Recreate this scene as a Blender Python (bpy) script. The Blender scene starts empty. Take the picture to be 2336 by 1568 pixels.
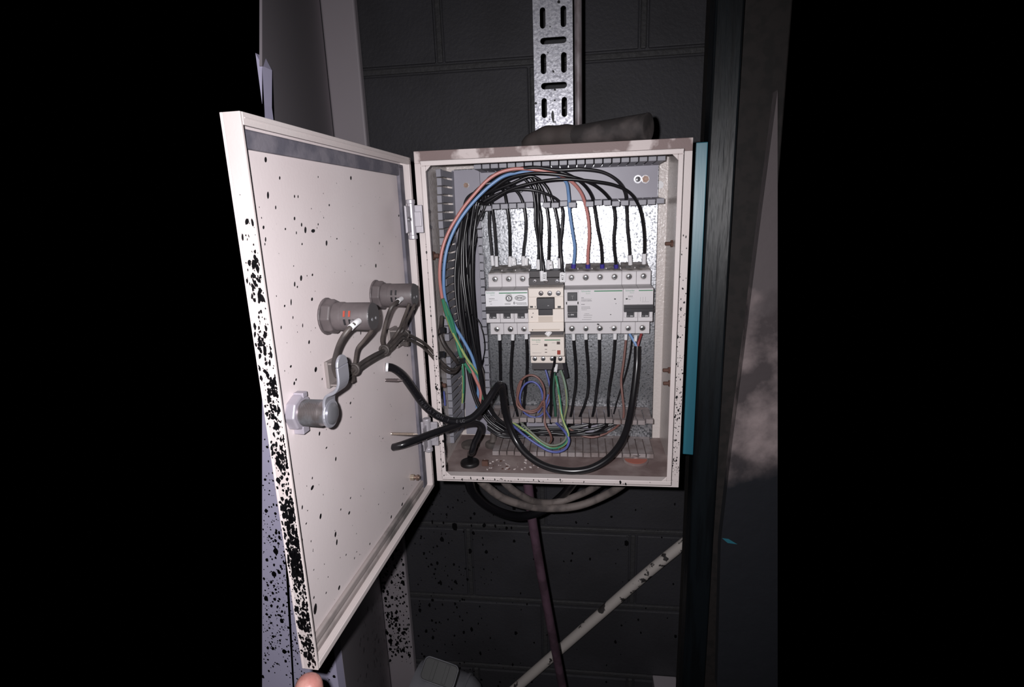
import bpy, bmesh, math, random
from mathutils import Vector, Matrix
random.seed(7)
S = bpy.context.scene
C = S.collection
V = Vector

# ---------------------------------------------------------------- camera
CAM = V((0.0312341, -0.6130615, 0.1273643))
YAW, PIT, ROL, FPX = 0.127647, -0.233832, 0.0345425, 1226.53
RM = Matrix.Rotation(YAW, 3, 'Z') @ Matrix.Rotation(PIT, 3, 'X') @ Matrix.Rotation(ROL, 3, 'Y')
RIGHT, FWD, UP = RM @ V((1, 0, 0)), RM @ V((0, 1, 0)), RM @ V((0, 0, 1))
cd = bpy.data.cameras.new('camera'); cam = bpy.data.objects.new('camera', cd); C.objects.link(cam)
cd.sensor_fit = 'HORIZONTAL'; cd.sensor_width = 36.0; cd.lens = 36.0 * FPX / 2336.0
cd.clip_start = 0.01; cd.clip_end = 50
m3 = Matrix((RIGHT, UP, -FWD)).transposed()
cam.matrix_world = Matrix.Translation(CAM) @ m3.to_4x4()
S.camera = cam
# ---------------------------------------------------------------- world, light, exposure
w = bpy.data.worlds.new('world'); S.world = w; w.use_nodes = True
w.node_tree.nodes['Background'].inputs[0].default_value = (0.5, 0.52, 0.6, 1)
w.node_tree.nodes['Background'].inputs[1].default_value = 0.0
ld = bpy.data.lights.new('phone_flash', 'SPOT'); ld.energy = 16.0; ld.shadow_soft_size = 0.0035
ld.spot_size = math.radians(130); ld.spot_blend = 1.0; ld.color = (1.0, 0.975, 1.0)
lo = bpy.data.objects.new('phone_flash', ld); C.objects.link(lo)
lo.matrix_world = Matrix.Translation(CAM - RIGHT * 0.017 + UP * 0.010) @ (Matrix((RIGHT, UP, -FWD)).transposed() @ Matrix.Rotation(math.radians(-6), 3, 'X')).to_4x4()
S.view_settings.view_transform = 'Standard'; S.view_settings.look = 'None'
S.view_settings.exposure = 0.0; S.view_settings.gamma = 1.0; S.view_settings.use_curve_mapping = False

# ---------------------------------------------------------------- sight lines: points of the photo on real planes
def ray(x, y): return RM @ V(((x - 1168) / FPX, 1, -(y - 784) / FPX))
def W(x, y, Y): d = ray(x, y); return CAM + d * ((Y - CAM.y) / d.y)
def WX(x, y, X): d = ray(x, y); return CAM + d * ((X - CAM.x) / d.x)
def WZ(x, y, Z): d = ray(x, y); return CAM + d * ((Z - CAM.z) / d.z)
DH = V((-0.1529, -0.0054, 0)); DPH = 0.0496; DW, DT, DZT, DZB = 0.2886, 0.0135, 0.193, -0.205
DU = V((-math.sin(DPH), -math.cos(DPH), 0)); DN = V((-math.cos(DPH), math.sin(DPH), 0))
def D(s, z, t=0.0): return DH + DU * s + DN * t + V((0, 0, z))
def DP(x, y, t=0.0):
    d = ray(x, y); o = DH + DN * t
    return CAM + d * ((o - CAM).dot(DN) / d.dot(DN))

# ---------------------------------------------------------------- materials
MATS = {}
def srgb(r, g, b):
    f = lambda c: ((c / 255 + 0.055) / 1.055) ** 2.4 if c / 255 > 0.04045 else c / 255 / 12.92
    return (f(r), f(g), f(b), 1)
def mat(name, col, rough=0.5, metal=0.0, spec=0.5, bump=0.0, bscale=300, col2=None, nscale=30, lo=0.45, hi=0.6, detail=4,
        kind='noise', stretch=None, rough2=None, coat=0.0, bdist=0.001):
    if name in MATS: return MATS[name]
    m = bpy.data.materials.new(name); m.use_nodes = True; MATS[name] = m
    nt = m.node_tree; b = nt.nodes['Principled BSDF']
    b.inputs['Base Color'].default_value = col; b.inputs['Roughness'].default_value = rough
    b.inputs['Metallic'].default_value = metal; b.inputs['Specular IOR Level'].default_value = spec
    b.inputs['Coat Weight'].default_value = coat
    tc = nt.nodes.new('ShaderNodeTexCoord'); mp = nt.nodes.new('ShaderNodeMapping')
    nt.links.new(tc.outputs['Object'], mp.inputs[0])
    if stretch: mp.inputs['Scale'].default_value = stretch
    if col2 is not None or rough2 is not None:
        if kind == 'voronoi':
            n = nt.nodes.new('ShaderNodeTexVoronoi'); n.inputs['Scale'].default_value = nscale
            sep = nt.nodes.new('ShaderNodeSeparateColor'); nt.links.new(n.outputs['Color'], sep.inputs[0]); fac = sep.outputs[0]
            nz = nt.nodes.new('ShaderNodeTexNoise'); nz.inputs['Scale'].default_value = nscale * 1.6; nz.inputs['Detail'].default_value = 6
            nt.links.new(mp.outputs[0], nz.inputs['Vector'])
            mx0 = nt.nodes.new('ShaderNodeMath'); mx0.operation = 'ADD'; mx0.use_clamp = True
            m2 = nt.nodes.new('ShaderNodeMath'); m2.operation = 'MULTIPLY'; m2.inputs[1].default_value = 0.5
            m4 = nt.nodes.new('ShaderNodeMath'); m4.operation = 'MULTIPLY'; m4.inputs[1].default_value = 0.5
            nt.links.new(fac, m2.inputs[0]); nt.links.new(nz.outputs[0], m4.inputs[0])
            nt.links.new(m2.outputs[0], mx0.inputs[0]); nt.links.new(m4.outputs[0], mx0.inputs[1]); fac = mx0.outputs[0]
        else:
            n = nt.nodes.new('ShaderNodeTexNoise'); n.inputs['Scale'].default_value = nscale; n.inputs['Detail'].default_value = detail
            fac = n.outputs[0]
        nt.links.new(mp.outputs[0], n.inputs['Vector'])
        mr = nt.nodes.new('ShaderNodeMapRange'); mr.inputs[1].default_value = lo; mr.inputs[2].default_value = hi
        nt.links.new(fac, mr.inputs[0])
        if col2 is not None:
            mx = nt.nodes.new('ShaderNodeMix'); mx.data_type = 'RGBA'
            mx.inputs[6].default_value = col; mx.inputs[7].default_value = col2
            nt.links.new(mr.outputs[0], mx.inputs[0]); nt.links.new(mx.outputs[2], b.inputs['Base Color'])
        if rough2 is not None:
            mq = nt.nodes.new('ShaderNodeMix'); mq.inputs[2].default_value = rough; mq.inputs[3].default_value = rough2
            nt.links.new(mr.outputs[0], mq.inputs[0]); nt.links.new(mq.outputs[0], b.inputs['Roughness'])
    if bump:
        if kind == 'voronoi':
            n2 = nt.nodes.new('ShaderNodeTexVoronoi'); n2.inputs['Scale'].default_value = bscale
        else:
            n2 = nt.nodes.new('ShaderNodeTexNoise'); n2.inputs['Scale'].default_value = bscale; n2.inputs['Detail'].default_value = 3
        nt.links.new(mp.outputs[0], n2.inputs['Vector'])
        bp = nt.nodes.new('ShaderNodeBump'); bp.inputs['Strength'].default_value = bump; bp.inputs['Distance'].default_value = bdist
        nt.links.new(n2.outputs[0], bp.inputs['Height']); nt.links.new(bp.outputs[0], b.inputs['Normal'])
    return m
CREAM = mat('cream_powder_coat', srgb(203, 194, 192), 0.38, bump=0.12, bscale=420, col2=srgb(200, 188, 186), nscale=14, lo=0.4, hi=0.7, bdist=0.0006)
CREAMIN = mat('cream_textured_inside', srgb(208, 199, 195), 0.26, bump=0.5, bscale=300, bdist=0.0014)
DIRTY = mat('cream_with_brown_dust', srgb(196, 184, 182), 0.6, col2=srgb(120, 102, 100), nscale=28, lo=0.42, hi=0.5, bump=0.1, bscale=500)
DUSTY = mat('dust_covered_floor_paint', srgb(160, 145, 142), 0.7, col2=srgb(118, 100, 98), nscale=22, lo=0.35, hi=0.62, bump=0.25, bscale=260)
DOORP = mat('door_inner_paint', srgb(218, 207, 207), 0.42, bump=0.1, bscale=380, col2=srgb(213, 201, 201), nscale=6, bdist=0.0006)
GASK = mat('grey_foam_gasket', srgb(88, 86, 96), 0.8, col2=srgb(112, 108, 116), nscale=40, bump=0.2)
GASKB = mat('grey_foam_gasket_stained', srgb(150, 140, 138), 0.8, col2=srgb(92, 88, 86), nscale=16, lo=0.5, hi=0.65)
BLACKP = mat('black_splatter', srgb(10, 9, 12), 0.45)
GALV = mat('galvanised_plate', (0.55, 0.56, 0.59, 1), 0.27, metal=0.93, col2=(0.13, 0.135, 0.145, 1), nscale=380, lo=0.4, hi=0.62, detail=3, bump=0.2, bscale=330, rough2=0.42, bdist=0.0008)
GALVT = mat('galvanised_tray_steel', (0.85, 0.85, 0.92, 1), 0.36, metal=0.7, col2=(0.38, 0.38, 0.43, 1), nscale=300, lo=0.35, hi=0.62, bump=0.35, bscale=260, rough2=0.5, bdist=0.0008)
ZINC = mat('bright_zinc', (0.62, 0.62, 0.64, 1), 0.25, metal=0.9, col2=(0.4, 0.4, 0.42, 1), nscale=90)
ZINCD = mat('dull_zinc', (0.42, 0.42, 0.45, 1), 0.4, metal=0.85, col2=(0.27, 0.24, 0.24, 1), nscale=60, bump=0.1)
BRASS = mat('tarnished_brass', (0.22, 0.15, 0.12, 1), 0.45, metal=0.6)
RUST = mat('rusty_bolt', (0.12, 0.06, 0.045, 1), 0.7, metal=0.2)
PVC = mat('lilac_grey_pvc', srgb(150, 147, 158), 0.42, col2=srgb(143, 140, 151), nscale=12)
PVCD = mat('dusty_grey_pvc_fingers', srgb(150, 141, 141), 0.6, col2=srgb(126, 114, 112), nscale=45)
PVCF = mat('grey_pvc_fingers', srgb(138, 137, 145), 0.45)
MCB = mat('light_grey_moulding', srgb(203, 199, 201), 0.45)
MCBD = mat('light_grey_moulding_dusty', srgb(180, 174, 172), 0.6, col2=srgb(120, 114, 110), nscale=90, lo=0.4, hi=0.6)
LABEL = mat('white_printed_label', srgb(222, 221, 224), 0.4)
GREEN = mat('green_print', srgb(45, 120, 80), 0.5)
GREENT = mat('green_grey_print', srgb(110, 150, 130), 0.5)
GREYT = mat('grey_print', srgb(120, 118, 120), 0.5)
DARKPL = mat('black_plastic', srgb(32, 30, 36), 0.4)
DARKT = mat('dark_terminal_plastic', srgb(62, 58, 60), 0.55)
CONT = mat('cream_contactor_plastic', srgb(222, 212, 203), 0.42)
CONTD = mat('cream_contactor_recess', srgb(196, 184, 172), 0.5)
WHITE = mat('white_sleeve', srgb(225, 224, 226), 0.4)
INK = mat('black_print', srgb(25, 25, 28), 0.5)
REDP = mat('red_button', srgb(150, 55, 42), 0.4)
WBLK = mat('black_wire_insulation', srgb(22, 21, 24), 0.28, spec=0.6)
WBLK2 = mat('dark_grey_wire_insulation', srgb(36, 35, 38), 0.32, spec=0.6)
WDUST = mat('dusty_dark_wire', srgb(52, 47, 46), 0.5, col2=srgb(70, 63, 60), nscale=60)
WBLU = mat('blue_wire_insulation', srgb(112, 146, 190), 0.35)
WBLU2 = mat('violet_blue_wire_insulation', srgb(88, 96, 158), 0.42)
WRED = mat('pink_red_wire_insulation', srgb(190, 128, 122), 0.35)
WRED2 = mat('dark_red_wire_insulation', srgb(135, 60, 62), 0.4)
WBRN = mat('brown_wire_insulation', srgb(122, 88, 82), 0.4)
WGRN = mat('green_wire_insulation', srgb(62, 128, 100), 0.35)
WYEL = mat('yellow_stripe_insulation', srgb(160, 170, 108), 0.45)
PURP = mat('purple_ferrule', srgb(60, 50, 140), 0.4)
SPLT = BLACKP
WALL = mat('charcoal_painted_block', srgb(70, 69, 74), 0.6, col2=srgb(62, 61, 65), nscale=5, bump=0.35, bscale=160, bdist=0.002)
MORT = mat('charcoal_painted_mortar', srgb(70, 69, 71), 0.6, bump=0.5, bscale=90, bdist=0.004)
LILAC = mat('lilac_cabinet_paint', srgb(205, 200, 228), 0.5)
CABM = mat('grey_cabinet_side_paint', srgb(176, 168, 174), 0.5)
CABF = mat('pale_cabinet_post_paint', srgb(190, 181, 187), 0.45)
TEAL = mat('teal_paint', srgb(54, 120, 137), 0.36, col2=srgb(46, 108, 126), nscale=40, stretch=(1, 1, 0.08), bump=0.1, bscale=200)
COL = mat('dark_blue_steel_paint', srgb(19, 24, 28), 0.4, col2=srgb(13, 16, 19), nscale=90, stretch=(1, 1, 0.08), spec=0.28, bump=0.5, bscale=160, bdist=0.002)
COL2 = mat('brown_black_steel', srgb(36, 31, 30), 0.75, col2=srgb(26, 23, 22), nscale=60)
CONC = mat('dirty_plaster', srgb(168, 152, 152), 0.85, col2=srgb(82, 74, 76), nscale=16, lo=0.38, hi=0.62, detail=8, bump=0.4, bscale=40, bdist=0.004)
def lit_dark_bands(m, z0, z1, top):  # height bands: pale flash-lit patch and flash falloff in colour, plus dark paint
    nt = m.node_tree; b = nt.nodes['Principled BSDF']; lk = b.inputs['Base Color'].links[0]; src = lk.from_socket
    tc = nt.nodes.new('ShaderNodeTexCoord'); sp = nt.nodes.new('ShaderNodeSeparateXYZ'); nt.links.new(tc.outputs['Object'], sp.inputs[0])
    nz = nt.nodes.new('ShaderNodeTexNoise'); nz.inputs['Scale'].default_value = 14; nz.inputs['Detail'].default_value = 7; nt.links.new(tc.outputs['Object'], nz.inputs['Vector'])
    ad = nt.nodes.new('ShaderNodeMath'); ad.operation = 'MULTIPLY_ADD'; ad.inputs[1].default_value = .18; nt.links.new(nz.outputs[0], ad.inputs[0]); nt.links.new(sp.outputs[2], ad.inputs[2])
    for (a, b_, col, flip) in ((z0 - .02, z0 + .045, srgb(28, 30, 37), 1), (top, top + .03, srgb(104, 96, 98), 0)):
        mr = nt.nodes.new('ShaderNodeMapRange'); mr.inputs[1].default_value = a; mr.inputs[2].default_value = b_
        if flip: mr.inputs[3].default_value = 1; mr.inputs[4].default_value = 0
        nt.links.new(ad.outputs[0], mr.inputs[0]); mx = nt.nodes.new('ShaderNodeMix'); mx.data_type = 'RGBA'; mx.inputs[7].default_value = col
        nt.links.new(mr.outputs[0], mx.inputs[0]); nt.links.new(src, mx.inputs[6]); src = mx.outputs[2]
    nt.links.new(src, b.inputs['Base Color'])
lit_dark_bands(CONC, -.165, 0, .06)
GREYC = mat('dusty_grey_cable_jacket', srgb(122, 112, 108), 0.7, col2=srgb(92, 84, 82), nscale=50)
HOSE = mat('maroon_hose', srgb(94, 70, 84), 0.6, col2=srgb(72, 54, 64), nscale=30)
PIPEW = mat('chipped_white_pipe_paint', srgb(225, 216, 210), 0.6, col2=srgb(70, 66, 66), nscale=38, lo=0.58, hi=0.61, detail=6)
RUB = mat('black_rubber', srgb(24, 22, 23), 0.45)
RUBD = mat('dusty_rubber', srgb(92, 84, 80), 0.75, col2=srgb(64, 58, 56), nscale=40)
PIPED = mat('dusty_dark_pipe', srgb(84, 77, 76), 0.7, col2=srgb(50, 46, 46), nscale=34, lo=.4, hi=.6)
PILOT = mat('dusty_charcoal_plastic', srgb(96, 88, 89), 0.55, col2=srgb(78, 71, 72), nscale=30)
PILOTE = mat('charcoal_plastic_end', srgb(56, 53, 55), 0.45)
SKIN = mat('skin', srgb(205, 150, 140), 0.45, col2=srgb(190, 128, 120), nscale=60, bump=0.2, bscale=500)
NAIL = mat('fingernail', srgb(220, 175, 165), 0.3)
CLOTH = mat('dark_sleeve_cloth', srgb(35, 35, 42), 0.9)
MOTOR = mat('grey_machine_paint', srgb(150, 150, 157), 0.33, col2=srgb(125, 125, 131), nscale=12)
MOTORD = mat('dark_grey_machine_plastic', srgb(84, 84, 84), 0.5)
PINK = mat('pinkish_red_plug', srgb(178, 108, 94), 0.6)

# ---------------------------------------------------------------- mesh helpers
class MB:
    def __init__(s): s.v = []; s.f = []; s.m = []
    def add(s, vs, fs, mi=0):
        n = len(s.v); s.v += [tuple(p) for p in vs]; s.f += [tuple(i + n for i in f) for f in fs]; s.m += [mi] * len(fs)
    def hexa(s, p, mi=0):
        s.add(p, [(0, 3, 2, 1), (4, 5, 6, 7), (0, 1, 5, 4), (1, 2, 6, 5), (2, 3, 7, 6), (3, 0, 4, 7)], mi); return s
    def box(s, a, b, mi=0):
        x0, x1 = sorted((a[0], b[0])); y0, y1 = sorted((a[1], b[1])); z0, z1 = sorted((a[2], b[2]))
        return s.hexa([(x0, y0, z0), (x1, y0, z0), (x1, y1, z0), (x0, y1, z0), (x0, y0, z1), (x1, y0, z1), (x1, y1, z1), (x0, y1, z1)], mi)
    def obox(s, c, e1, e2, e3, mi=0):
        c = V(c); q = [(-1, -1, -1), (1, -1, -1), (1, 1, -1), (-1, 1, -1), (-1, -1, 1), (1, -1, 1), (1, 1, 1), (-1, 1, 1)]
        if e1.cross(e2).dot(e3) < 0: e3 = -e3
        return s.hexa([c + e1 * a + e2 * b + e3 * d for a, b, d in q], mi)
    def lathe(s, p0, ax, prof, n=24, mi=0, cap=True, mis=None):
        ax = V(ax).normalized(); a = ax.orthogonal().normalized(); b = ax.cross(a); p0 = V(p0); vs = []; fs = []; ms = []
        for h, r in prof:
            for k in range(n):
                t = 2 * math.pi * k / n; vs.append(p0 + ax * h + (a * math.cos(t) + b * math.sin(t)) * r)
        for i in range(len(prof) - 1):
            for k in range(n):
                k2 = (k + 1) % n; fs.append((i * n + k, i * n + k2, (i + 1) * n + k2, (i + 1) * n + k)); ms.append(mis[i] if mis else mi)
        if cap:
            fs.append(tuple(range(n - 1, -1, -1))); ms.append(mis[0] if mis else mi)
            fs.append(tuple((len(prof) - 1) * n + k for k in range(n))); ms.append(mis[-1] if mis else mi)
        n0 = len(s.v); s.v += [tuple(p) for p in vs]; s.f += [tuple(i + n0 for i in f) for f in fs]; s.m += ms
        return s
    def prism(s, poly, d, mi=0):
        n = len(poly); d = V(d); vs = [V(p) for p in poly] + [V(p) + d for p in poly]
        fs = [tuple(range(n - 1, -1, -1)), tuple(range(n, 2 * n))] + [(i, (i + 1) % n, n + (i + 1) % n, n + i) for i in range(n)]
        s.add(vs, fs, mi); return s
    def tube(s, pts, r, n=10, mi=0, stripe=None, rad=None):
        P = resample(pts); m = len(P); vs = []; fs = []; ms = []
        t = (P[1] - P[0]).normalized(); a = t.orthogonal().normalized()
        for i in range(m):
            t2 = (P[min(i + 1, m - 1)] - P[max(i - 1, 0)]).normalized()
            a = (a - t2 * a.dot(t2)).normalized(); b = t2.cross(a)
            rr = r if rad is None else rad(i / (m - 1)) * r
            for k in range(n):
                q = 2 * math.pi * k / n; vs.append(P[i] + (a * math.cos(q) + b * math.sin(q)) * rr)
        for i in range(m - 1):
            for k in range(n):
                k2 = (k + 1) % n; fs.append((i * n + k, i * n + k2, (i + 1) * n + k2, (i + 1) * n + k))
                ms.append(stripe if (stripe is not None and ((k + i // 9) % (n // 2)) < n // 6 + 1) else mi)
        fs.append(tuple(range(n - 1, -1, -1))); fs.append(tuple((m - 1) * n + k for k in range(n))); ms += [mi, mi]
        n0 = len(s.v); s.v += [tuple(p) for p in vs]; s.f += [tuple(i + n0 for i in f) for f in fs]; s.m += ms
        return s
    def splat(s, c, e1, e2, mi=1, n=10, jag=0.12):
        vs = []
        for k in range(n):
            t = 2 * math.pi * k / n; j = 1 + random.uniform(-jag, jag)
            vs.append(c + (e1 * math.cos(t) + e2 * math.sin(t)) * j)
        s.add(vs, [tuple(range(n))], mi)
def resample(pts, step=0.0025):
    P = [V(p) for p in pts]
    if len(P) == 2:
        n = max(2, int((P[1] - P[0]).length / step)); return [P[0].lerp(P[1], i / n) for i in range(n + 1)]
    Q = [P[0] * 2 - P[1]] + P + [P[-1] * 2 - P[-2]]; out = []
    for i in range(1, len(Q) - 2):
        p0, p1, p2, p3 = Q[i - 1], Q[i], Q[i + 1], Q[i + 2]
        n = max(2, int((p2 - p1).length / step))
        t1 = max((p1 - p0).length, 1e-6) ** 0.5; t2 = max((p2 - p1).length, 1e-6) ** 0.5; t3 = max((p3 - p2).length, 1e-6) ** 0.5
        m1 = ((p1 - p0) / t1 - (p2 - p0) / (t1 + t2) + (p2 - p1) / t2) * t2
        m2 = ((p2 - p1) / t2 - (p3 - p1) / (t2 + t3) + (p3 - p2) / t3) * t2
        for k in range(n):
            u = k / n; out.append(p1 * (2 * u ** 3 - 3 * u * u + 1) + m1 * (u ** 3 - 2 * u * u + u) + p2 * (-2 * u ** 3 + 3 * u * u) + m2 * (u ** 3 - u * u))
    out.append(P[-1]); return out
def org(o):
    return V(o['_o']) if '_o' in o.keys() else V((0, 0, 0))
def obj(name, mb, mats, parent=None, smooth=False, bevel=0.0, seg=2, origin=None, label=None):
    if not isinstance(mats, (list, tuple)): mats = [mats]
    O = V(origin) if origin is not None else (ORG[parent.name] if parent else V((0, 0, 0)))
    me = bpy.data.meshes.new(name); me.from_pydata([tuple(V(p) - O) for p in mb.v], [], mb.f)
    for m in mats: me.materials.append(m)
    for p, mi in zip(me.polygons, mb.m): p.material_index = mi; p.use_smooth = smooth
    me.validate(); me.update()
    bm = bmesh.new(); bm.from_mesh(me); bmesh.ops.recalc_face_normals(bm, faces=bm.faces); bm.to_mesh(me); bm.free()
    if smooth:
        try: me.set_sharp_from_angle(angle=math.radians(38))
        except Exception: pass
    o = bpy.data.objects.new(name, me); C.objects.link(o)
    if parent: o.parent = parent; o.location = O - ORG[parent.name]
    else: o.location = O
    ORG[o.name] = O
    if bevel:
        b = o.modifiers.new('bevel', 'BEVEL'); b.width = bevel; b.segments = seg; b.limit_method = 'ANGLE'; b.angle_limit = math.radians(35)
        b.harden_normals = False
    if label: o['label'] = label
    return o
ORG = {}
def thing(name, label, cat, loc, group=None):
    o = bpy.data.objects.new(name, None); C.objects.link(o); o.empty_display_size = 0.01
    o.location = loc; ORG[o.name] = V(loc); o['label'] = label; o['category'] = cat
    if group: o['group'] = group
    return o
def tag(o, label, cat, group=None):
    o['label'] = label; o['category'] = cat
    if group: o['group'] = group
    return o
def center(mb):
    n = len(mb.v); return V((sum(p[0] for p in mb.v) / n, sum(p[1] for p in mb.v) / n, min(p[2] for p in mb.v)))
def single(name, mb, mats, label, cat, group=None, **k):
    return tag(obj(name, mb, mats, origin=center(mb), **k), label, cat, group)
def struct(name, mb, mats, **k):
    o = obj(name, mb, mats, **k); o['kind'] = 'structure'; return o
def text(name, s, size, loc, m, parent, rot=(math.pi / 2, 0, 0), align='LEFT', ext=0.00005, bold=0.0, sx=1.0):
    cu = bpy.data.curves.new(name, 'FONT'); cu.body = s; cu.size = size; cu.extrude = ext; cu.offset = bold; cu.align_x = align
    t = bpy.data.objects.new('t', cu); C.objects.link(t)
    bpy.context.view_layer.update()
    me = bpy.data.meshes.new_from_object(t.evaluated_get(bpy.context.evaluated_depsgraph_get()))
    bpy.data.objects.remove(t)
    me.materials.clear(); me.materials.append(m)
    o = bpy.data.objects.new(name, me); C.objects.link(o)
    o.rotation_euler = rot; o.scale = (sx, 1, 1)
    if parent: o.parent = parent; o.location = V(loc) - ORG[parent.name]
    else: o.location = loc
    return o
def stadium(cx, cy, lx, ly, n=8):
    r = min(lx, ly) / 2; pts = []
    if lx > ly:
        for k in range(n + 1): t = -math.pi / 2 + math.pi * k / n; pts.append((cx + lx / 2 - r + r * math.cos(t), cy + r * math.sin(t)))
        for k in range(n + 1): t = math.pi / 2 + math.pi * k / n; pts.append((cx - lx / 2 + r + r * math.cos(t), cy + r * math.sin(t)))
    else:
        for k in range(n + 1): t = math.pi * k / n; pts.append((cx + r * math.cos(t), cy + ly / 2 - r + r * math.sin(t)))
        for k in range(n + 1): t = math.pi + math.pi * k / n; pts.append((cx + r * math.cos(t), cy - ly / 2 + r + r * math.sin(t)))
    return pts
def holed_plate(name, outline, holes, thick, Y, m, parent):
    cu = bpy.data.curves.new(name, 'CURVE'); cu.dimensions = '2D'; cu.fill_mode = 'BOTH'; cu.extrude = thick / 2
    for loop in [outline] + holes:
        sp = cu.splines.new('POLY'); sp.points.add(len(loop) - 1); sp.use_cyclic_u = True
        for p, q in zip(sp.points, loop): p.co = (q[0], q[1], 0, 1)
    t = bpy.data.objects.new('t', cu); C.objects.link(t); bpy.context.view_layer.update()
    me = bpy.data.meshes.new_from_object(t.evaluated_get(bpy.context.evaluated_depsgraph_get())); bpy.data.objects.remove(t)
    me.materials.clear(); me.materials.append(m)
    me.transform(Matrix.Translation((0, Y, 0)) @ Matrix.Rotation(math.pi / 2, 4, 'X'))
    O = ORG[parent.name]; me.transform(Matrix.Translation(-O))
    for p in me.polygons: p.use_smooth = False
    o = bpy.data.objects.new(name, me); C.objects.link(o); o.parent = parent; ORG[o.name] = O
    return o

# ================================================================ SETTING
# back wall of painted concrete blocks
def wall_back():
    mb = MB(); Y = 0.53; x0, x1 = -0.52, 0.33
    mb.box((x0, Y + 0.004, -1.5), (x1, Y + 0.06, 0.9))
    js = [0.418 + 0.204 * k for k in range(3, -11, -1)]; g = 0.009
    for i in range(len(js) - 1):
        zt, zb = js[i], js[i + 1]; par = i % 2
        st = (-0.24 if par == 0 else -0.0566 - 0.395)
        idx = i
        st = (-0.24 - 0.395 * 2) if (i - 2) % 2 == 0 else (-0.0566 - 0.395 * 3)
        xs = [st + 0.395 * k for k in range(7)]
        for k in range(len(xs) - 1):
            a, b = max(xs[k] + g, x0), min(xs[k + 1] - g, x1)
            if b - a > 0.01: mb.box((a, Y - 0.001, zb + g), (b, Y + 0.01, zt - g))
            if x0 < xs[k] < x1: mb.box((xs[k] - g + 0.003, Y + 0.0, zb + g), (xs[k] + g - 0.003, Y + 0.01, zt - g), 1)
        mb.box((x0, Y, zt - g + 0.003), (x1, Y + 0.01, zt + g - 0.003), 1)
    o = struct('wall_back', mb, [WALL, MORT, BLACKP], bevel=0.003)
    sp = MB()
    for k in range(420):
        px = random.gauss(990, 90) if k % 4 else random.uniform(880, 1560); py = random.uniform(1110, 1568)
        if px < 870 or px > 1560: continue
        c = W(px, py, Y - 0.0015); r = abs(random.gauss(0, 0.0014)) + 0.0005
        if random.random() < 0.03: r *= 2.5
        sp.splat(c, V((r, 0, 0)), V((0, 0, r * random.uniform(1, 1.9))), 0, 8, 0.25)
    n0 = obj('paint_splatter', sp, BLACKP, o); n0['kind'] = 'stuff'
wall_back()

# cabinet on the left (its far post, side and lilac door panel)
cab = thing('steel_cabinet', 'tall steel cabinet with a lilac front, left of the open enclosure door', 'cabinet', (-0.42, 0.4, -1.2))
YS = 0.508
pL = W(735, 0, YS).x, W(870, 1400, YS).x; pR = W(835, 300, YS).x, W(933, 1400, YS).x
xl, xr = sum(pL) / 2, sum(pR) / 2
mb = MB(); mb.box((xl, YS, -1.2), (xr, 0.528, 0.8))
obj('post', mb, CABF, cab, bevel=0.004, label='pale post')
XP = xl
# side panel runs towards the camera from the post; ends at a seam, then the lilac panel
ys = -0.06
seam = [W(598, 150, ys), W(755, 1500, ys)]
XC_ = sum(p.x for p in seam) / 2
sA, sB = V((XC_, ys + .0185, 0)), V((XP, YS, 0)); sN = V((sB.y - sA.y, -(sB.x - sA.x), 0)).normalized()
def on_side(x, y): d = ray(x, y); return CAM + d * ((sA - CAM).dot(sN) / d.dot(sN))
mb = MB(); mb.prism([V((XC_, ys + .0185, -1.2)), V((XC_, ys + .0185, on_side(600, 150).z)), on_side(598, 150), on_side(598, -15), V((XP, YS, .8)), V((XP, YS, -1.2))], (-.003, 0, 0))
sidep = obj('side_panel', mb, CABM, cab, label='mid grey side panel')
YL = ys
def side598(y): return W(598, y, YL)
mb = MB(); mb.prism([V((XC_, YL, side598(150).z + .012)), V((XC_, YL, -1.0)), V((W(598, 1568, YL).x, YL, -1.0)), side598(1568), side598(150)], (0, 0.018, 0))
lil = obj('front_panel', mb, LILAC, cab, label='lilac painted front panel')
def wx_splats(n, fx, fy, Xp, parent, rmin=0.0005, rs=0.0016, big=0.03, eps=0.0005):
    sp = MB()
    for k in range(n):
        px, py = fx(), fy(); c = WX(px, py, Xp + eps); r = abs(random.gauss(0, rs)) + rmin
        if random.random() < big: r *= 2.2
        sp.splat(c, V((0, r * random.uniform(0.8, 1.6), 0)), V((0, 0, r * random.uniform(0.8, 1.6))), 0, 8, 0.2)
    return sp
def filt(mb, f):
    out = MB(); i = 0
    for fc in mb.f:
        vs = [mb.v[k] for k in fc]
        if all(f(V(p)) for p in vs): out.add(vs, [tuple(range(len(vs)))], 0)
    return out
s1 = MB()
for k in range(1300):
    c = W(random.uniform(600, 765), random.triangular(900, 1568, 1450), YL - 0.0006); r = abs(random.gauss(0, .0007)) + .00025
    if c.x > XC_ - .003: continue
    if random.random() < .03: r *= 1.8
    s1.splat(c, V((r, 0, 0)), V((0, 0, r * random.uniform(.9, 1.5))), 0, 8, .2)
so = obj('paint_splatter', s1, BLACKP, lil); so['kind'] = 'stuff'
sp = MB(); dS = V((XP - XC_, YS - ys - .0185, 0)); nS = V((dS.y, -dS.x, 0)).normalized()
for k in range(420):
    u = random.random(); z = random.triangular(-1.0, -.45, -.9); r = abs(random.gauss(0, .0011)) + .0005
    sp.splat(V((XC_, ys + .0185, z)) + dS * u + nS * .0006, dS.normalized() * r * 2, V((0, 0, r)), 0, 8, .2)
so = obj('paint_splatter', sp, BLACKP, sidep); so['kind'] = 'stuff'
sp = MB()
for k in range(360):
    z = random.triangular(-1.0, -0.55, -0.95); x = random.uniform(xl + 0.003, xr - 0.003); r = abs(random.gauss(0, 0.0016)) + 0.0006
    sp.splat(V((x, YS - 0.0005, z)), V((r, 0, 0)), V((0, 0, r * 1.4)), 0, 8, 0.25)
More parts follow.
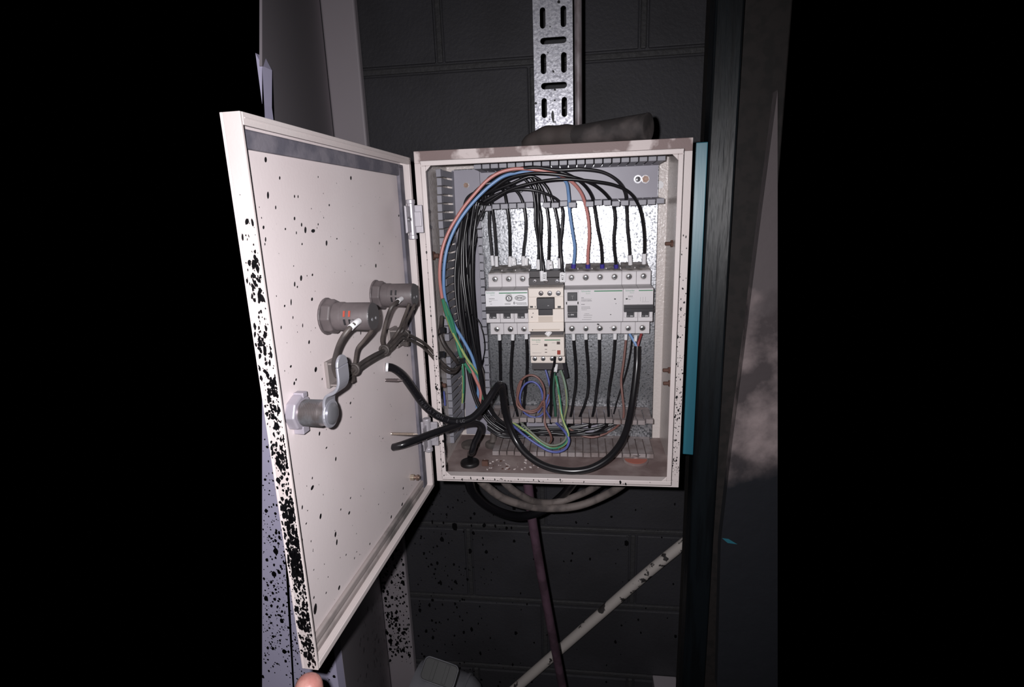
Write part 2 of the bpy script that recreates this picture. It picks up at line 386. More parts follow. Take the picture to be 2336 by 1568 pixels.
so = obj('paint_splatter', sp, BLACKP, cab); so['kind'] = 'stuff'

# column on the right
colm = thing('steel_column', 'dark glossy steel column standing right of the teal plate', 'column', (0.22, 0.18, -1.2))
mb = MB(); mb.prism([(0.2008, 0.1585, -1.2), (0.2345, 0.1505, -1.2), (0.2365, 0.19, -1.2), (0.2008, 0.19, -1.2)], (0, 0, 2.0)); obj('front_flange', mb, COL, colm, bevel=0.003)
mb = MB(); mb.box((0.225, 0.19, -1.2), (0.285, 0.33, 0.8)); mb.box((0.2385, 0.182, -1.2), (0.30, 0.20, 0.8)); obj('web', mb, COL2, colm, bevel=0.002, label='matt brown-black inner face')
sp = MB(); c = W(1606, 1371, 0.1715); sp.splat(c, V((0.004, 0, 0)), V((0, 0, 0.005)), 0, 9, 0.2)
obj('paint_chip', sp, CREAM, colm, label='small white paint fleck')
# plaster wall at the far right
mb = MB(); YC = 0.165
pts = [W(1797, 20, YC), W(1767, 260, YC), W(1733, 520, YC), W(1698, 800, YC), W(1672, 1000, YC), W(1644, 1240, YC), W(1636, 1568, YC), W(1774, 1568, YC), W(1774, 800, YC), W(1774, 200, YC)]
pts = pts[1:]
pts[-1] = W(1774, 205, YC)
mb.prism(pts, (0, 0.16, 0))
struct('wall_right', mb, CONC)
sp = MB(); c = W(1662, 1236, YC - 0.0006); c2 = W(1690, 1243, YC - 0.0006)
sp.prism([W(1647, 1228, YC - .0006), W(1662, 1230, YC - .0006), W(1682, 1242, YC - .0006), W(1660, 1239, YC - .0006)], (0, -0.0004, 0))
single('paint_mark', sp, TEAL, 'small bright teal paint smear on the plaster right of the column', 'paint mark')

# teal backing plate
mb = MB(); mb.prism([(0.02, .166, -.231), (.15, .166, -.231), (.2, .1575, -.231), (.2, .1625, -.231), (.15, .172, -.231), (.02, .172, -.231)], (0, 0, .4435))
single('backing_plate', mb, TEAL, 'teal painted plate behind the right side of the enclosure', 'plate', bevel=0.001)

# perforated tray and conduit above the box
tr = thing('cable_tray', 'galvanised perforated cable tray rising vertically above the enclosure', 'cable tray', (0, 0.19, 0.15))
x0, x1 = -0.0268, 0.0240
holes = []
for k in range(-1, 6):
    zc = 0.3246 + (k - 1) * 0.0556
    for xc in (-0.0146, 0.0128): holes.append(stadium(xc, zc, 0.0075, 0.0255))
    holes.append(stadium(-0.0009, zc + 0.0277, 0.035, 0.0082))
holed_plate('perforated_face', [(x0, 0.15), (x1, 0.15), (x1, 0.56), (x0, 0.56)], holes, 0.0015, 0.18, GALVT, tr)
mb = MB(); mb.box((x0 - 0.0008, 0.1793, 0.15), (x0 + 0.0007, 0.205, 0.56)); mb.box((x1 - 0.0007, 0.1793, 0.15), (x1 + 0.0008, 0.205, 0.56))
obj('side_flange', mb, GALVT, tr)
mb = MB()
for px, py, r in ((1275, 4, 3), (1250, 120, 1.6), (1262, 163, 2.5), (1222, 236, 3.2), (1265, 229, 2.4), (1266, 205, 2.6), (1288, 246, 3), (1255, 61, 1.6), (1299, 98, 1.2), (1254, 272, 1.3), (1266, 279, 2), (1248, 277, 1.5)):
    c = W(px, py, 0.1788); mb.splat(c, V((r * .0006, 0, 0)), V((0, 0, r * .0006)), 0, 8, .3)
c = W(1261, 266, 0.1788); mb.splat(c, V((0.0016, 0, 0.004)), V((-.0012, 0, 0.0075)), 0, 8, .2)
so = obj('paint_splatter', mb, BLACKP, tr); so['kind'] = 'stuff'
mb = MB(); mb.tube([(0.0318, 0.196, 0.15), (0.0318, 0.196, 0.56)], 0.0052, 14)
single('conduit', mb, mat('steel_conduit', (0.42, 0.38, 0.40, 1), 0.4, metal=0.35, col2=(0.25, 0.21, 0.22, 1), nscale=60, stretch=(1, 1, 0.4)), 'thin steel conduit running up along the right edge of the cable tray', 'conduit', smooth=True)

# ================================================================ ENCLOSURE
enc = thing('electrical_enclosure', 'open cream wall enclosure full of breakers and wiring, its door swung to the left', 'enclosure', (0, 0.075, -0.2))
HW, HH, BK, G, LD, TH = 0.15, 0.2, 0.1455, 0.012, 0.0203, 0.0015
mb = MB()
# shell walls
mb.box((-HW, 0, -HH), (-HW + TH, BK, HH)); mb.box((HW - TH, 0, -HH), (HW, BK, HH))
mb.box((-HW, 0, HH - TH), (HW, BK, HH)); mb.box((-HW + TH, 0.0, -HH), (HW - TH, BK, -HH + TH), 2)
mb.box((-HW, BK - TH, -HH), (HW, BK, HH), 1)
# textured inner skins
mb.box((HW - TH - 0.0004, 0.004, -HH + TH), (HW - TH, BK - TH, HH - TH), 1)
mb.box((-HW + TH, 0.004, -HH + TH), (-HW + TH + 0.0004, BK - TH, HH - TH), 1)
obj('body', mb, [CREAM, CREAMIN, DUSTY], enc, bevel=0.0012)
# gutter and raised lip
def frame(mb, x0, x1, z0, z1, y0, y1, w, mi=0, mit=None):
    mb.box((x0, y0, z0 + w), (x0 + w, y1, z1 - w), mi); mb.box((x1 - w, y0, z0 + w), (x1, y1, z1 - w), mi)
    mb.box((x0, y0, z1 - w), (x1, y1, z1), mi if mit is None else mit); mb.box((x0, y0, z0), (x1, y1, z0 + w), mi)
mb = MB(); frame(mb, -HW, HW, -HH, HH, -0.0015, 0.0, G + 0.001, 0, 1)
obj('gutter', mb, [CREAM, DIRTY], enc, bevel=0.0005)
mb = MB()
a, b = HW - G, HH - G
frame(mb, -a, a, -b, b, -LD, -0.0005, 0.0015)
frame(mb, -a, a, -b, b, -LD, -LD + 0.0015, 0.0055)
for sx in (-1, 1):
    for sz in (-1, 1):
        # folded corner gussets
        cx, cz = sx * (a - 0.0055), sz * (b - 0.0055)
        mb.prism([(cx, -LD, cz), (cx - sx * 0.006, -LD, cz), (cx, -LD, cz - sz * 0.006)], (0, 0.0015, 0))
obj('lip', mb, CREAM, enc, bevel=0.0009)
def box_splats(n, cx, spread):
    sp = MB()
    for k in range(n):
        r = abs(random.gauss(0, 0.00038)) + 0.00018; e = V((0, 0, r * random.uniform(1, 2)))
        q = random.random()
        if q < 0.55: c = V((random.uniform(0.1385, 0.1497), -0.00165, random.triangular(-0.198, 0.12, -0.17)))
        elif q < 0.75: c = V((random.uniform(-0.1375, -0.133), -LD - 0.0001, random.triangular(-0.188, 0.0, -0.12)))
        elif q < 0.9: c = V((random.triangular(-0.13, 0.13, -0.09), -LD - 0.0001, random.uniform(-0.1875, -0.184)))
        else: c = V((-0.1376 - random.random() * 0.0, -LD - 0.0001, random.uniform(-0.18, 0.1)))
        sp.splat(c, V((r, 0, 0)), e, 0, 7, 0.3)
    return sp
so = obj('paint_splatter', box_splats(420, 0, 0), BLACKP, enc); so['kind'] = 'stuff'
sp = MB()
for k in range(150):   # heavy blotches, lower left inner wall edge
    z = random.triangular(-0.19, -0.03, -0.13); r = abs(random.gauss(0, 0.0016)) + 0.0005
    sp.splat(V((-0.1372 + 0.0021, random.uniform(-0.019, -0.001), z)), V((0, r, 0)), V((0, 0, r * 1.8)), 0, 8, .35)
so = obj('paint_splatter', sp, BLACKP, enc); so['kind'] = 'stuff'
# mounting plate (slightly out of square) and its hardware
def py_(x, z, c=0.1305): return c - 0.03 * x + 0.015 * z
mb = MB(); X0, X1, Z0, Z1 = -0.1365, 0.1343, -0.1915, 0.1905
mb.hexa([(X0, py_(X0, Z0), Z0), (X1, py_(X1, Z0), Z0), (X1, py_(X1, Z0) + .002, Z0), (X0, py_(X0, Z0) + .002, Z0),
         (X0, py_(X0, Z1), Z1), (X1, py_(X1, Z1), Z1), (X1, py_(X1, Z1) + .002, Z1), (X0, py_(X0, Z1) + .002, Z1)])
obj('mounting_plate', mb, GALV, enc, bevel=0.0006)
sp = MB()
for k in range(90):
    c = W(random.uniform(1110, 1485), random.uniform(770, 925), 0.12); c.y = py_(c.x, c.z) - 0.0003; r = random.uniform(.0002, .001)
    sp.splat(c, V((r, 0, 0)), V((0, 0, r)), 0, 7, .2)
so = obj('paint_splatter', sp, BLACKP, enc); so['kind'] = 'stuff'
# studs and nuts on side walls
def stud(p, ax, L, r, m, parent, nut=True):
    mb = MB(); mb.lathe(p, ax, [(0, r), (L, r), (L + .0005, r * .7)], 12)
    if nut: mb.lathe(p, ax, [(0, r * 1.9), (L * .3, r * 1.9)], 6)
    return obj('stud', mb, m, parent)
for px, py in ((1535, 556), (1529, 845), (1530, 875)):
    stud(WX(px, py, 0.1475) , (-1, 0, 0), 0.009, 0.0024, RUST, enc)
for px, py in ((988, 584), (1005, 880)):
    stud(WX(px, py, -0.148), (1, 0, 0), 0.007, 0.003, RUST, enc)
def screw(parent, c, r, m=ZINC, n=(0, -1, 0), rot=0.5, slot=INK, h=0.0012, name='screw', dome=True):
    n = V(n).normalized(); a = n.orthogonal().normalized(); a = Matrix.Rotation(rot, 3, n) @ a; b = n.cross(a); c = V(c)
    mb = MB(); mb.lathe(c, n, [(0, r), (h * .6, r), (h, r * .75)], 16)
    for e, f in ((a, b), (b, a)): mb.obox(c + n * (h), e * r * 0.62, f * r * 0.13, n * 0.00018, 1)
    return obj(name, mb, [m, slot], parent, smooth=True)
for px, py in ((975, 482), (978, 517), (1003, 970), (1010, 971)):
    screw(enc, W(px, py, -0.010), 0.0026, ZINC, (0.6, -1, 0), random.random())
mb = MB(); c = W(1505, 422, 0.143); mb.lathe(c, (0, -1, 0), [(0, .0052), (.0008, .005)], 20); obj('hole_plug', mb, WHITE, enc, label='white round plug')
# door pan
door_parts = MB()
def dbox(mb, s0, s1, z0, z1, t0, t1, mi=0):
    P = [D(s0, z0, t0), D(s1, z0, t0), D(s1, z0, t1), D(s0, z0, t1), D(s0, z1, t0), D(s1, z1, t0), D(s1, z1, t1), D(s0, z1, t1)]
    mb.hexa(P, mi)
PT = 0.0115
mb = door_parts
dbox(mb, 0, DW, DZB, DZT, PT, PT + 0.002, 1)
dbox(mb, 0, 0.002, DZB, DZT, 0, PT); dbox(mb, DW - 0.002, DW, DZB, DZT, 0, PT)
dbox(mb, 0.002, DW - .002, DZT - 0.002, DZT, 0, PT); dbox(mb, 0.002, DW - .002, DZB, DZB + 0.002, 0, PT)
dbox(mb, 0.0, DW - .002, DZT - 0.0075, DZT, -0.0002, 0.0014); dbox(mb, 0.0, 0.006, DZB, DZT, -0.0002, 0.0014); dbox(mb, 0.0, DW - .002, DZB, DZB + 0.005, -0.0002, 0.0014)
dbox(mb, 0.004, DW - .003, DZT - 0.0038, DZT - 0.0030, -0.0009, -0.0002)
door = obj('door', mb, [CREAM, DOORP], enc, bevel=0.0009, label='door swung open to the left, speckled with black splatter')
g0, g1 = 0.0035, 0.0165
mb = MB(); dbox(mb, g0, g1, DZB + .004, DZT - .009, PT - 0.004, PT); dbox(mb, g1, DW - .004, DZT - .0195, DZT - .0075, PT - .004, PT)
dbox(mb, g0, g1, DZT - .012, DZT - .0075, PT - .004, PT)
dbox(mb, DW - 0.014, DW - .003, DZB + .02, DZT - .02, PT - .004, PT)
obj('gasket', mb, GASK, door, bevel=0.0012)
mb = MB(); dbox(mb, g1, DW - .004, DZB + .002, DZB + .0075, PT - .004, PT); dbox(mb, g1, DW - .004, DZB + .0095, DZB + .0165, PT - .004, PT)
obj('gasket', mb, GASKB, door, bevel=0.0012, label='stained lower gasket')
# splatter drops on the door
SPL = [(4.356, 598, 260, [(35,455,12,28),(175,637,7,18),(557,627,4,10),(882,637,8,20),(58,808,10,38),(322,820,6,16),(357,822,5,16),(135,930,6,20),(667,907,6,12),(489,942,3,7),(322,1040,8,18),(392,1102,7,20),(430,1153,11,32),(507,1163,20,18),(557,1098,5,12),(14,1128,10,18),(231,1144,7,12),(340,1182,5,16),(34,1248,7,24),(28,1295,5,14),(397,1294,6,12),(640,1284,9,28),(743,1241,6,8),(1166,1285,4,14),(1131,1509,6,20),(313,1512,4,8),(1358,1012,5,12)]),
 (3.4075, 598, 600, [(303,118,9,22),(391,93,6,10),(253,165,6,20),(274,187,5,9),(883,22,4,14),(225,305,5,26),(175,335,6,10),(388,283,8,14),(365,616,7,15),(148,502,5,14),(315,487,4,16),(417,829,11,20),(223,805,8,10),(264,908,6,10),(250,937,7,14),(467,903,4,10),(687,1090,6,10),(562,1081,4,5),(690,1200,4,4),(446,1328,7,16),(500,1438,7,7),(573,1525,5,16),(683,1325,3,7),(1130,718,4,8),(767,545,4,14),(938,1365,4,4),(240,425,4,12),(349,100,3,6)]),
 (2.97, 598, 1040, [(499,22,5,14),(340,217,12,14),(340,152,4,9),(272,350,5,14),(308,372,4,4),(396,411,8,18),(299,460,6,6),(533,365,4,7),(590,388,7,10),(599,287,4,7),(497,534,7,18),(506,587,6,20),(875,415,5,10),(956,221,4,8),(331,580,3,8),(569,672,4,6),(641,652,3,4),(626,695,3,8),(730,598,4,7),(522,895,8,14),(434,930,5,6),(351,962,5,9),(360,1040,13,36),(350,774,4,5),(447,822,3,5),(949,330,6,10),(789,330,3,4),(270,578,6,16)])]
sp = MB()
for sc, ox, oy, L in SPL:
    for (u, v_, a_, b_) in L:
        px, py = ox + u / sc, oy + v_ / sc; t = PT - 0.00015
        c = DP(px, py, t); e = (DP(px + a_ / sc, py, t) - c); e.z = 0; f = DP(px, py + b_ / sc, t) - c
        sp.splat(c, e, V((0, 0, f.z)) + DU * f.dot(DU), 0, 12, 0.05)
for k in range(140):
    s_, z = random.uniform(0.03, DW - .02), random.uniform(-0.19, 0.16); r = random.uniform(.0001, .0005)
    sp.splat(D(s_, z, PT - .00015), DU * r, V((0, 0, r * 1.5)), 0, 7, .1)
for k in range(1700):   # dense on the free edge
    z = random.triangular(DZB + .001, 0.15, -0.17); r = abs(random.gauss(0, .0006)) + .00015
    cl = math.sin(z * 150) * .5 + math.sin(z * 61 + 1) * .5
    if cl < -0.2 and random.random() < .6: continue
    if z < -0.03 and cl > .35 and random.random() < .5: r *= 1.35
    t = min(max(random.gauss(PT * .45, .0035), .0008 + r), PT + .001 - r)
    sp.splat(D(DW + .00015, z, t), DN * min(r, .0016), V((0, 0, r * random.uniform(1, 2.4))) + DN * random.uniform(-r, r) * .4, 0, 8, .35)
for k in range(60):
    s_ = random.triangular(0.0, 0.006, .003); z = random.triangular(-0.2, 0.1, -.15); r = random.uniform(.0002, .0006)
    sp.splat(D(s_, z, -.00035), DU * r * 1.5, V((0, 0, r * 1.6)), 0, 7, .2)
so = obj('paint_splatter', sp, BLACKP, door); so['kind'] = 'stuff'
# hinges
for (px, py) in ((955, 500), (993, 985)):
    z = W(px, py, -0.012).z
    mb = MB(); mb.box((-0.160, -0.020, z - .015), (-0.1395, -0.0165, z + .015)); mb.lathe((-0.1515, -.0215, z - .0185), (0, 0, 1), [(0, .0042), (.037, .0042)], 14)
    mb.lathe((-0.1515, -.0215, z - .0215), (0, 0, 1), [(0, .005), (.0045, .005)], 14); mb.lathe((-0.1515, -.0215, z + .0165), (0, 0, 1), [(0, .005), (.0045, .005)], 14)
    mb.box((-0.148, -0.0225, z - .008), (-0.1405, -0.0205, z + .008)); mb.box((-.1525, -.04, z - .014), (-.1512, -.0205, z + .014))
    h = obj('hinge', mb, mat('pale_cast_hinge', srgb(170, 166, 172), 0.45, metal=0.3), enc, bevel=0.0006, label='pale cast hinge')
    screw(h, V((-.1508, -.031, z)), .003, ZINC, (1, -.05, 0), .4)

# ================================================================ WIRING DUCTS
YT = 0.070
def duct_side(mb, A, Bp, lean, out, jit=0.0, skip=(), hw_=0.0041, pitch=0.0105):
    big = ()
    """A..Bp: line along the wall root (x,z); lean: offset of the tips (x,z); out: outward unit (x,z)"""
    A = V((A[0], 0, A[1])); Bp = V((Bp[0], 0, Bp[1])); L = (Bp - A).length; a = (Bp - A) / L; n = int(L / pitch)
    o = V((out[0], 0, out[1])); l = V((lean[0], 0, lean[1])); th = 0.0008
    def P(s, y, k, q): # s along, y depth, k lean fraction, q thickness side
        return A + a * s + l * k + o * q + V((0, y, 0))
    def hx(s0, s1, y0, k0, y1, k1, q0, q1):
        mb.hexa([P(s0, y0, k0, q0), P(s1, y0, k0, q0), P(s1, y0, k0, q1), P(s0, y0, k0, q1), P(s0, y1, k1, q0), P(s1, y1, k1, q0), P(s1, y1, k1, q1), P(s0, y1, k1, q1)])
    hx(0, n * pitch, 0.127, 0, 0.119, 0.08, -th, th)
    for i in range(n):
        if i in skip: continue
        c = (i + .5) * pitch; j = random.uniform(-jit, jit); kk = 1 + j * 0.9
        hx(c - hw_, c + hw_, 0.119, 0.08, YT + .006, kk * .9, -th, th)
        hx(c - .0046, c + .0046, YT + .0065, kk * .9, YT + (.004 if i in big else 0) , kk, -th, th + .0045)
def duct(name, label, base, sides, fm=None):
    mb = MB(); mb.box((base[0], 0.1262, base[2]), (base[1], 0.1282, base[3]))
    t = thing(name, label, 'wiring duct', ((base[0] + base[1]) / 2, 0.127, base[2]), 'slotted wiring ducts in the enclosure')
    obj('base', mb, PVC, t)
    for s_ in sides:
        m2 = MB(); duct_side(m2, *s_[:4], jit=s_[4], skip=s_[5], hw_=s_[6]); obj('slotted_wall', m2, fm or PVCF, t, bevel=0.0004, seg=1)
    return t
duct('wiring_duct', 'grey slotted wiring duct along the top with cables arching through it', (-0.099, 0.133, 0.1435, 0.1845),
     [((-0.097, 0.1845), (0.134, 0.1845), (0, 0.0006), (0, 1), .12, (), .0042), ((-0.097, 0.1435), (0.136, 0.1435), (0, -0.0035), (0, -1), .5, (7, 12), .0042)])
duct('wiring_duct', 'grey slotted wiring duct standing along the left with the main wire bundle', (-0.137, -0.0995, -0.1895, 0.1885),
     [((-0.1350, 0.187), (-0.1395, -0.187), (-0.0040, 0), (-1, 0), .15, (21, 22), .0039), ((-0.099, 0.1435), (-0.0965, -0.144), (0.0035, 0), (1, 0), .15, (), .0041)])
duct('wiring_duct', 'grey slotted wiring duct lying along the bottom of the enclosure', (-0.093, 0.134, -0.1895, -0.1445),
     [((-0.092, -0.1445), (0.136, -0.1445), (0, -0.0025), (0, 1), .5, (), .0047), ((-0.09, -0.189), (0.133, -0.189), (0, -0.0025), (0, -1), .12, (), .0047)], PVCD)
def bolt(label, p, r, m1, m2, n=6):
    t = thing('bolt', label, 'bolt', p); mb = MB(); mb.lathe(p, (0, -1, 0), [(0, r * 1.15), (.0006, r * 1.15)], 20); obj('washer', mb, ZINC, t)
    mb = MB(); mb.lathe(V(p) - V((0, .0006, 0)), (0, -1, 0), [(0, r), (.003, r)], n); mb.lathe(V(p) - V((0, .0036, 0)), (0, -1, 0), [(0, r * .55), (.001, r * .5)], 14); obj('nut', mb, [m2], t)
    return t
bolt('brass-coloured hex bolt in the upper left duct corner', W(1064, 423, .126), .0035, ZINC, BRASS)
bolt('brown hex nut at the right end of the top duct', W(1472, 409, .126), .0045, ZINC, BRASS)
t = thing('screw', 'silver washer-head screw beside the brown hex nut in the top duct', 'screw', W(1455, 409, .126)); mb = MB(); mb.lathe(W(1455, 409, .126), (0, -1, 0), [(0, .0052), (.0007, .0052)], 20); obj('washer', mb, ZINC, t); screw(t, W(1455, 409, .1255), .0033, ZINC, name='head')
t = thing('screw', 'small silver screw in the left duct behind the wires', 'screw', W(1079, 541, .126)); screw(t, W(1079, 541, .126), .0042, ZINC, name='head')
t = thing('screw', 'silver screw in the top duct behind the arching wires', 'screw', W(1187, 433, .126)); screw(t, W(1187, 433, .126), .0042, ZINC, name='head')

# DIN rail
mb = MB(); mb.box((-0.094, 0.116, 0.0), (0.13, 0.1215, 0.028)); mb.box((-0.094, .1215, .004), (.13, .1262, .024))
single('mounting_rail', mb, ZINCD, 'steel mounting rail holding the row of breakers', 'rail', bevel=0.0005)

# ================================================================ BREAKERS
YF, YTm = 0.0515, 0.0785
BX = -0.0859
def zf(py, Y=YF, px=1300): return W(px, py, Y).z
ZTOP, ZT0, ZM1, ZM0, ZL1, ZBOT = 0.0545, 0.0362, 0.0360, -0.0055, -0.0100, -0.0262
def modular(name, label, cat, x0, n, toggles, group=None):
    t = thing(name, label, cat, (x0 + n * .009, 0.116, ZBOT), group)
    mb = MB()
    segs = [(x0 + k * .018 + .00012, x0 + (k + 1) * .018 - .00012) for k in range(n)] if toggles else [(x0 + .00012, x0 + n * .018 - .00012)]
    for a, b in segs:
        prof = [(0.116, ZBOT), (YTm, ZBOT), (YTm, ZL1), (YF + .001, ZM0), (YF, ZM0 + .001), (YF, ZM1 - .001), (YF + .001, ZM1), (YTm, ZM1 + .0015), (YTm, ZTOP - .0015), (YTm + .0015, ZTOP), (0.116, ZTOP + .004)]
        mb.prism([(a, y, z) for y, z in prof], (b - a, 0, 0))
    obj('housing', mb, MCB, t, bevel=0.0004)
    for k in range(n):
        xc = x0 + k * .018 + .009
        for z, off in ((W(1300, 634, YTm).z, 0), (W(1300, 750, YTm).z, 0)):
            m2 = MB(); m2.lathe((xc, YTm - .0001, z), (0, -1, 0), [(0, .0050), (.0003, .0048)], 20); m2.lathe((xc, YTm - .0002, z), (0, -1, 0), [(0, .0040), (.0004, .0039)], 20, 1)
            obj('screw_well', m2, [MCB, MCBD], t, smooth=True)
            screw(t, (xc, YTm - .0006, z), .0031, ZINC, rot=random.uniform(0, 1.5), h=.001)
    m2 = MB(); m2.hexa([(x0 + .0008, YTm + .002, ZTOP - .001), (x0 + n * .018 - .0008, YTm + .002, ZTOP - .001), (x0 + n * .018 - .0008, .1165, ZTOP), (x0 + .0008, .1165, ZTOP), (x0 + .0008, YTm + .003, ZTOP + .0008), (x0 + n * .018 - .0008, YTm + .003, ZTOP + .0008), (x0 + n * .018 - .0008, .1165, ZTOP + .0078), (x0 + .0008, .1165, ZTOP + .0078)])
    obj('top_shoulder', m2, MCBD, t, bevel=.0004, label='dusty sloping shoulder')
    for k in range(n):   # wire entry bosses on top
        xc = x0 + k * .018 + .009; m2 = MB(); m2.box((xc + .0076, YTm + .010, ZTOP), (xc + .0086, YTm + .016, ZTOP + .0036)); m2.box((xc - .0035, YTm + .012, ZTOP), (xc + .0035, YTm + .018, ZTOP + .0040), 1)
        obj('wire_entry', m2, [MCB, INK], t)
    if toggles:
        zb1, zb0 = zf(697), zf(712)
        m2 = MB(); m2.box((x0 + .0008, YF - .0062, zb0), (x0 + n * .018 - .0004, YF + .001, zb1)); m2.box((x0 + .0008, YF - .0066, (zb0 + zb1) / 2), (x0 + n * .018 - .0004, YF - .006, (zb0 + zb1) / 2 + .0004))
        obj('toggle_bar', m2, DARKPL, t, bevel=.0006, label='black joined toggle bar')
        zw1, zw0 = zf(713), zf(725.5)
        for k in range(n):
            a = x0 + k * .018 + .0045
            m2 = MB(); m2.box((a, YF - .0006, zw0), (a + .0088, YF + .001, zw1)); wn = obj('window', m2, DARKPL, t, label='black state window')
            text('lettering', 'I   ON', .0024, (a + .0012, YF - .0008, zw0 + .0008), WHITE, wn, bold=.00004)
            m2 = MB(); m2.box((a - .0035, YF - .003, zw0), (a - .0003, YF + .001, zw1 + .001)); m2.box((a + .0091, YF - .003, zw0), (a + .0125, YF + .001, zw1 + .001)); obj('guard', m2, MCB, t, bevel=.0004)
    return t
def wordmark(t, x, z, Y, size=.0029, sx=1.0):
    text('lettering', 'Schneider', size, (x, Y, z), GREENT, t, bold=.00003, sx=sx)
    text('lettering', 'Electric', size * .62, (x + size * 1.9, Y, z - size * .85), GREENT, t, sx=sx)
def tiny(t, rows, Y, m=GREYT):
    mb = MB()
    for (x0, x1, z, h) in rows:
        x = x0
        while x < x1:
            wd = min(random.uniform(.0006, .0018), x1 - x); mb.box((x, Y - .00006, z), (x + wd, Y + .0003, z + h)); x += wd + .0004
    return obj('fine_print', mb, m, t)
t1 = modular('circuit_breaker', 'three-pole grey circuit breaker with round S sticker, left end of the row', 'circuit breaker', BX, 3, True, 'modular breakers in the row')
zs1, zs0 = zf(661.5), zf(696.5)
mb = MB(); mb.box((BX + .0003, YF - .0003, zs0), (BX + .0536, YF + .0003, zs1)); obj('face_label', mb, LABEL, t1)
mb = MB(); mb.box((BX + .0175, YF - .0005, zf(667.5)), (BX + .0532, YF + .0002, zf(665.3))); obj('green_stripe', mb, GREEN, t1)
wordmark(t1, BX + .0012, zf(667), YF - .0004)
tiny(t1, [(BX + .0045, BX + .0115, zf(680), .0009), (BX + .0045, BX + .0155, zf(683), .0003), (BX + .0045, BX + .0075, zf(686.5), .0009), (BX + .006, BX + .0085, zf(692), .0006)], YF - .0003)
mb = MB(); mb.box((BX + .0232, YF - .0006, zs0 + .0004), (BX + .0528, YF, zf(668))); st = obj('sticker', mb, WHITE, t1, label='white approval sticker with a ringed S and an oval mark')
def ring(c, rx, rz, w, mb, mi=0, n=40, half=None):
    for k in range(n):
        if half and not (half[0] <= k < half[1]): continue
        a0, a1 = 2 * math.pi * k / n, 2 * math.pi * (k + 1) / n
        q = [(rx, rz, a0), (rx, rz, a1), (rx - w, rz - w, a1), (rx - w, rz - w, a0)]
        mb.add([V(c) + V((a * math.cos(t_), 0, b * math.sin(t_))) for a, b, t_ in q], [(0, 1, 2, 3)], mi)
zc = zf(678.5); YS_ = YF - .00075; xc = BX + .0300
mb = MB(); ring((xc, YS_, zc), .0046, .0046, .0004, mb); ring((xc, YS_, zc), .0038, .0038, .0011, mb); ring((xc, YS_, zc + .0004), .0053, .0053, .0003, mb, half=(4, 16))
xo = BX + .0443; ring((xo, YS_, zc + .0003), .0071, .0034, .0004, mb); ring((xo, YS_, zc + .0003), .0063, .0028, .0004, mb)
obj('printed_mark', mb, INK, st)
text('lettering', 'S', .0046, (xc, YS_ - .0001, zc - .0016), INK, st, align='CENTER', bold=.00015)
text('lettering', 'CIRAR', .0036, (xo, YS_ - .0001, zc + .0015), INK, st, rot=(math.pi / 2, math.pi, 0), align='CENTER', bold=.0001)
text('lettering', '0', .0042, (BX + .0365, YS_ - .0001, zf(692.2)), INK, st, align='CENTER', bold=.0001)
tiny(st, [(BX + .0245, BX + .032, zf(690.5), .0003), (BX + .0245, BX + .032, zf(693), .0006), (BX + .0385, BX + .0522, zf(690.3), .0006), (BX + .040, BX + .0522, zf(693.3), .0006)], YS_, INK)

X4 = BX + .099
t4 = modular('earth_leakage_switch', 'wide four-pole grey earth leakage unit with two black buttons, right of the cream contactor', 'earth leakage unit', X4, 4, False, 'modular breakers in the row')
mb = MB(); mb.box((X4 + .0195, YF - .0004, ZM0 + .0012), (X4 + .0712, YF + .0003, ZM1 - .0016)); obj('face_label', mb, MCB, t4, bevel=.0002)
mb = MB(); mb.box((X4 + .0368, YF - .0006, zf(666.6)), (X4 + .0708, YF, zf(664.2))); obj('green_stripe', mb, GREEN, t4)
wordmark(t4, X4 + .0212, zf(667), YF - .0005)
tiny(t4, [(X4 + .0212, X4 + .024, zf(681), .001), (X4 + .0212, X4 + .034, zf(683), .0003), (X4 + .0212, X4 + .033, zf(685), .0005), (X4 + .0212, X4 + .034, zf(688), .0008), (X4 + .0212, X4 + .0255, zf(696), .0009), (X4 + .0212, X4 + .032, zf(701.5), .0006), (X4 + .0212, X4 + .0325, zf(704.7), .0006), (X4 + .0212, X4 + .028, zf(708), .0005), (X4 + .025, X4 + .031, zf(717), .0005), (X4 + .024, X4 + .0345, zf(720.5), .0006), (X4 + .024, X4 + .034, zf(725), .0005), (X4 + .022, X4 + .0335, zf(730), .0005)], YF - .0005)
mb = MB(); frame(mb, X4 + .0022, X4 + .0178, zf(729), zf(663.5), YF - .0012, YF + .0005, .0018); mb.box((X4 + .0022, YF - .0012, zf(695)), (X4 + .0178, YF + .0005, zf(688)));
obj('button_frame', mb, MCB, t4, bevel=.0004)
mb = MB(); mb.box((X4 + .0042, YF - .0028, zf(686)), (X4 + .0162, YF, zf(667.3))); bt = obj('button', mb, DARKPL, t4, bevel=.0005, label='black square test button marked T')
text('lettering', 'T', .0062, (X4 + .0102, YF - .003, zf(682)), GREYT, bt, align='CENTER')
mb = MB(); mb.box((X4 + .0042, YF - .004, zf(711.5)), (X4 + .0162, YF, zf(697))); mb.box((X4 + .0042, YF - .0008, zf(725)), (X4 + .0162, YF, zf(713))); bt = obj('switch_lever', mb, DARKPL, t4, bevel=.0004)
text('lettering', 'I - ON', .0024, (X4 + .0052, YF - .001, zf(719.5)), WHITE, bt, bold=.00004)
mb = MB()
for px, py, r in ((1403, 682.5, .0008), (1405, 693, .0005), (1393, 718, .0006), (1364, 740, .001)): mb.splat(W(px, py, YF - .0006), V((r * 1.3, 0, 0)), V((0, 0, r)), 0, 8, .2)
mb.splat(W(1393.5, 748, YTm - .0003), V((.0013, 0, 0)), V((0, 0, .001)), 0, 8, .2)
so = obj('paint_splatter', mb, BLACKP, t4); so['kind'] = 'stuff'
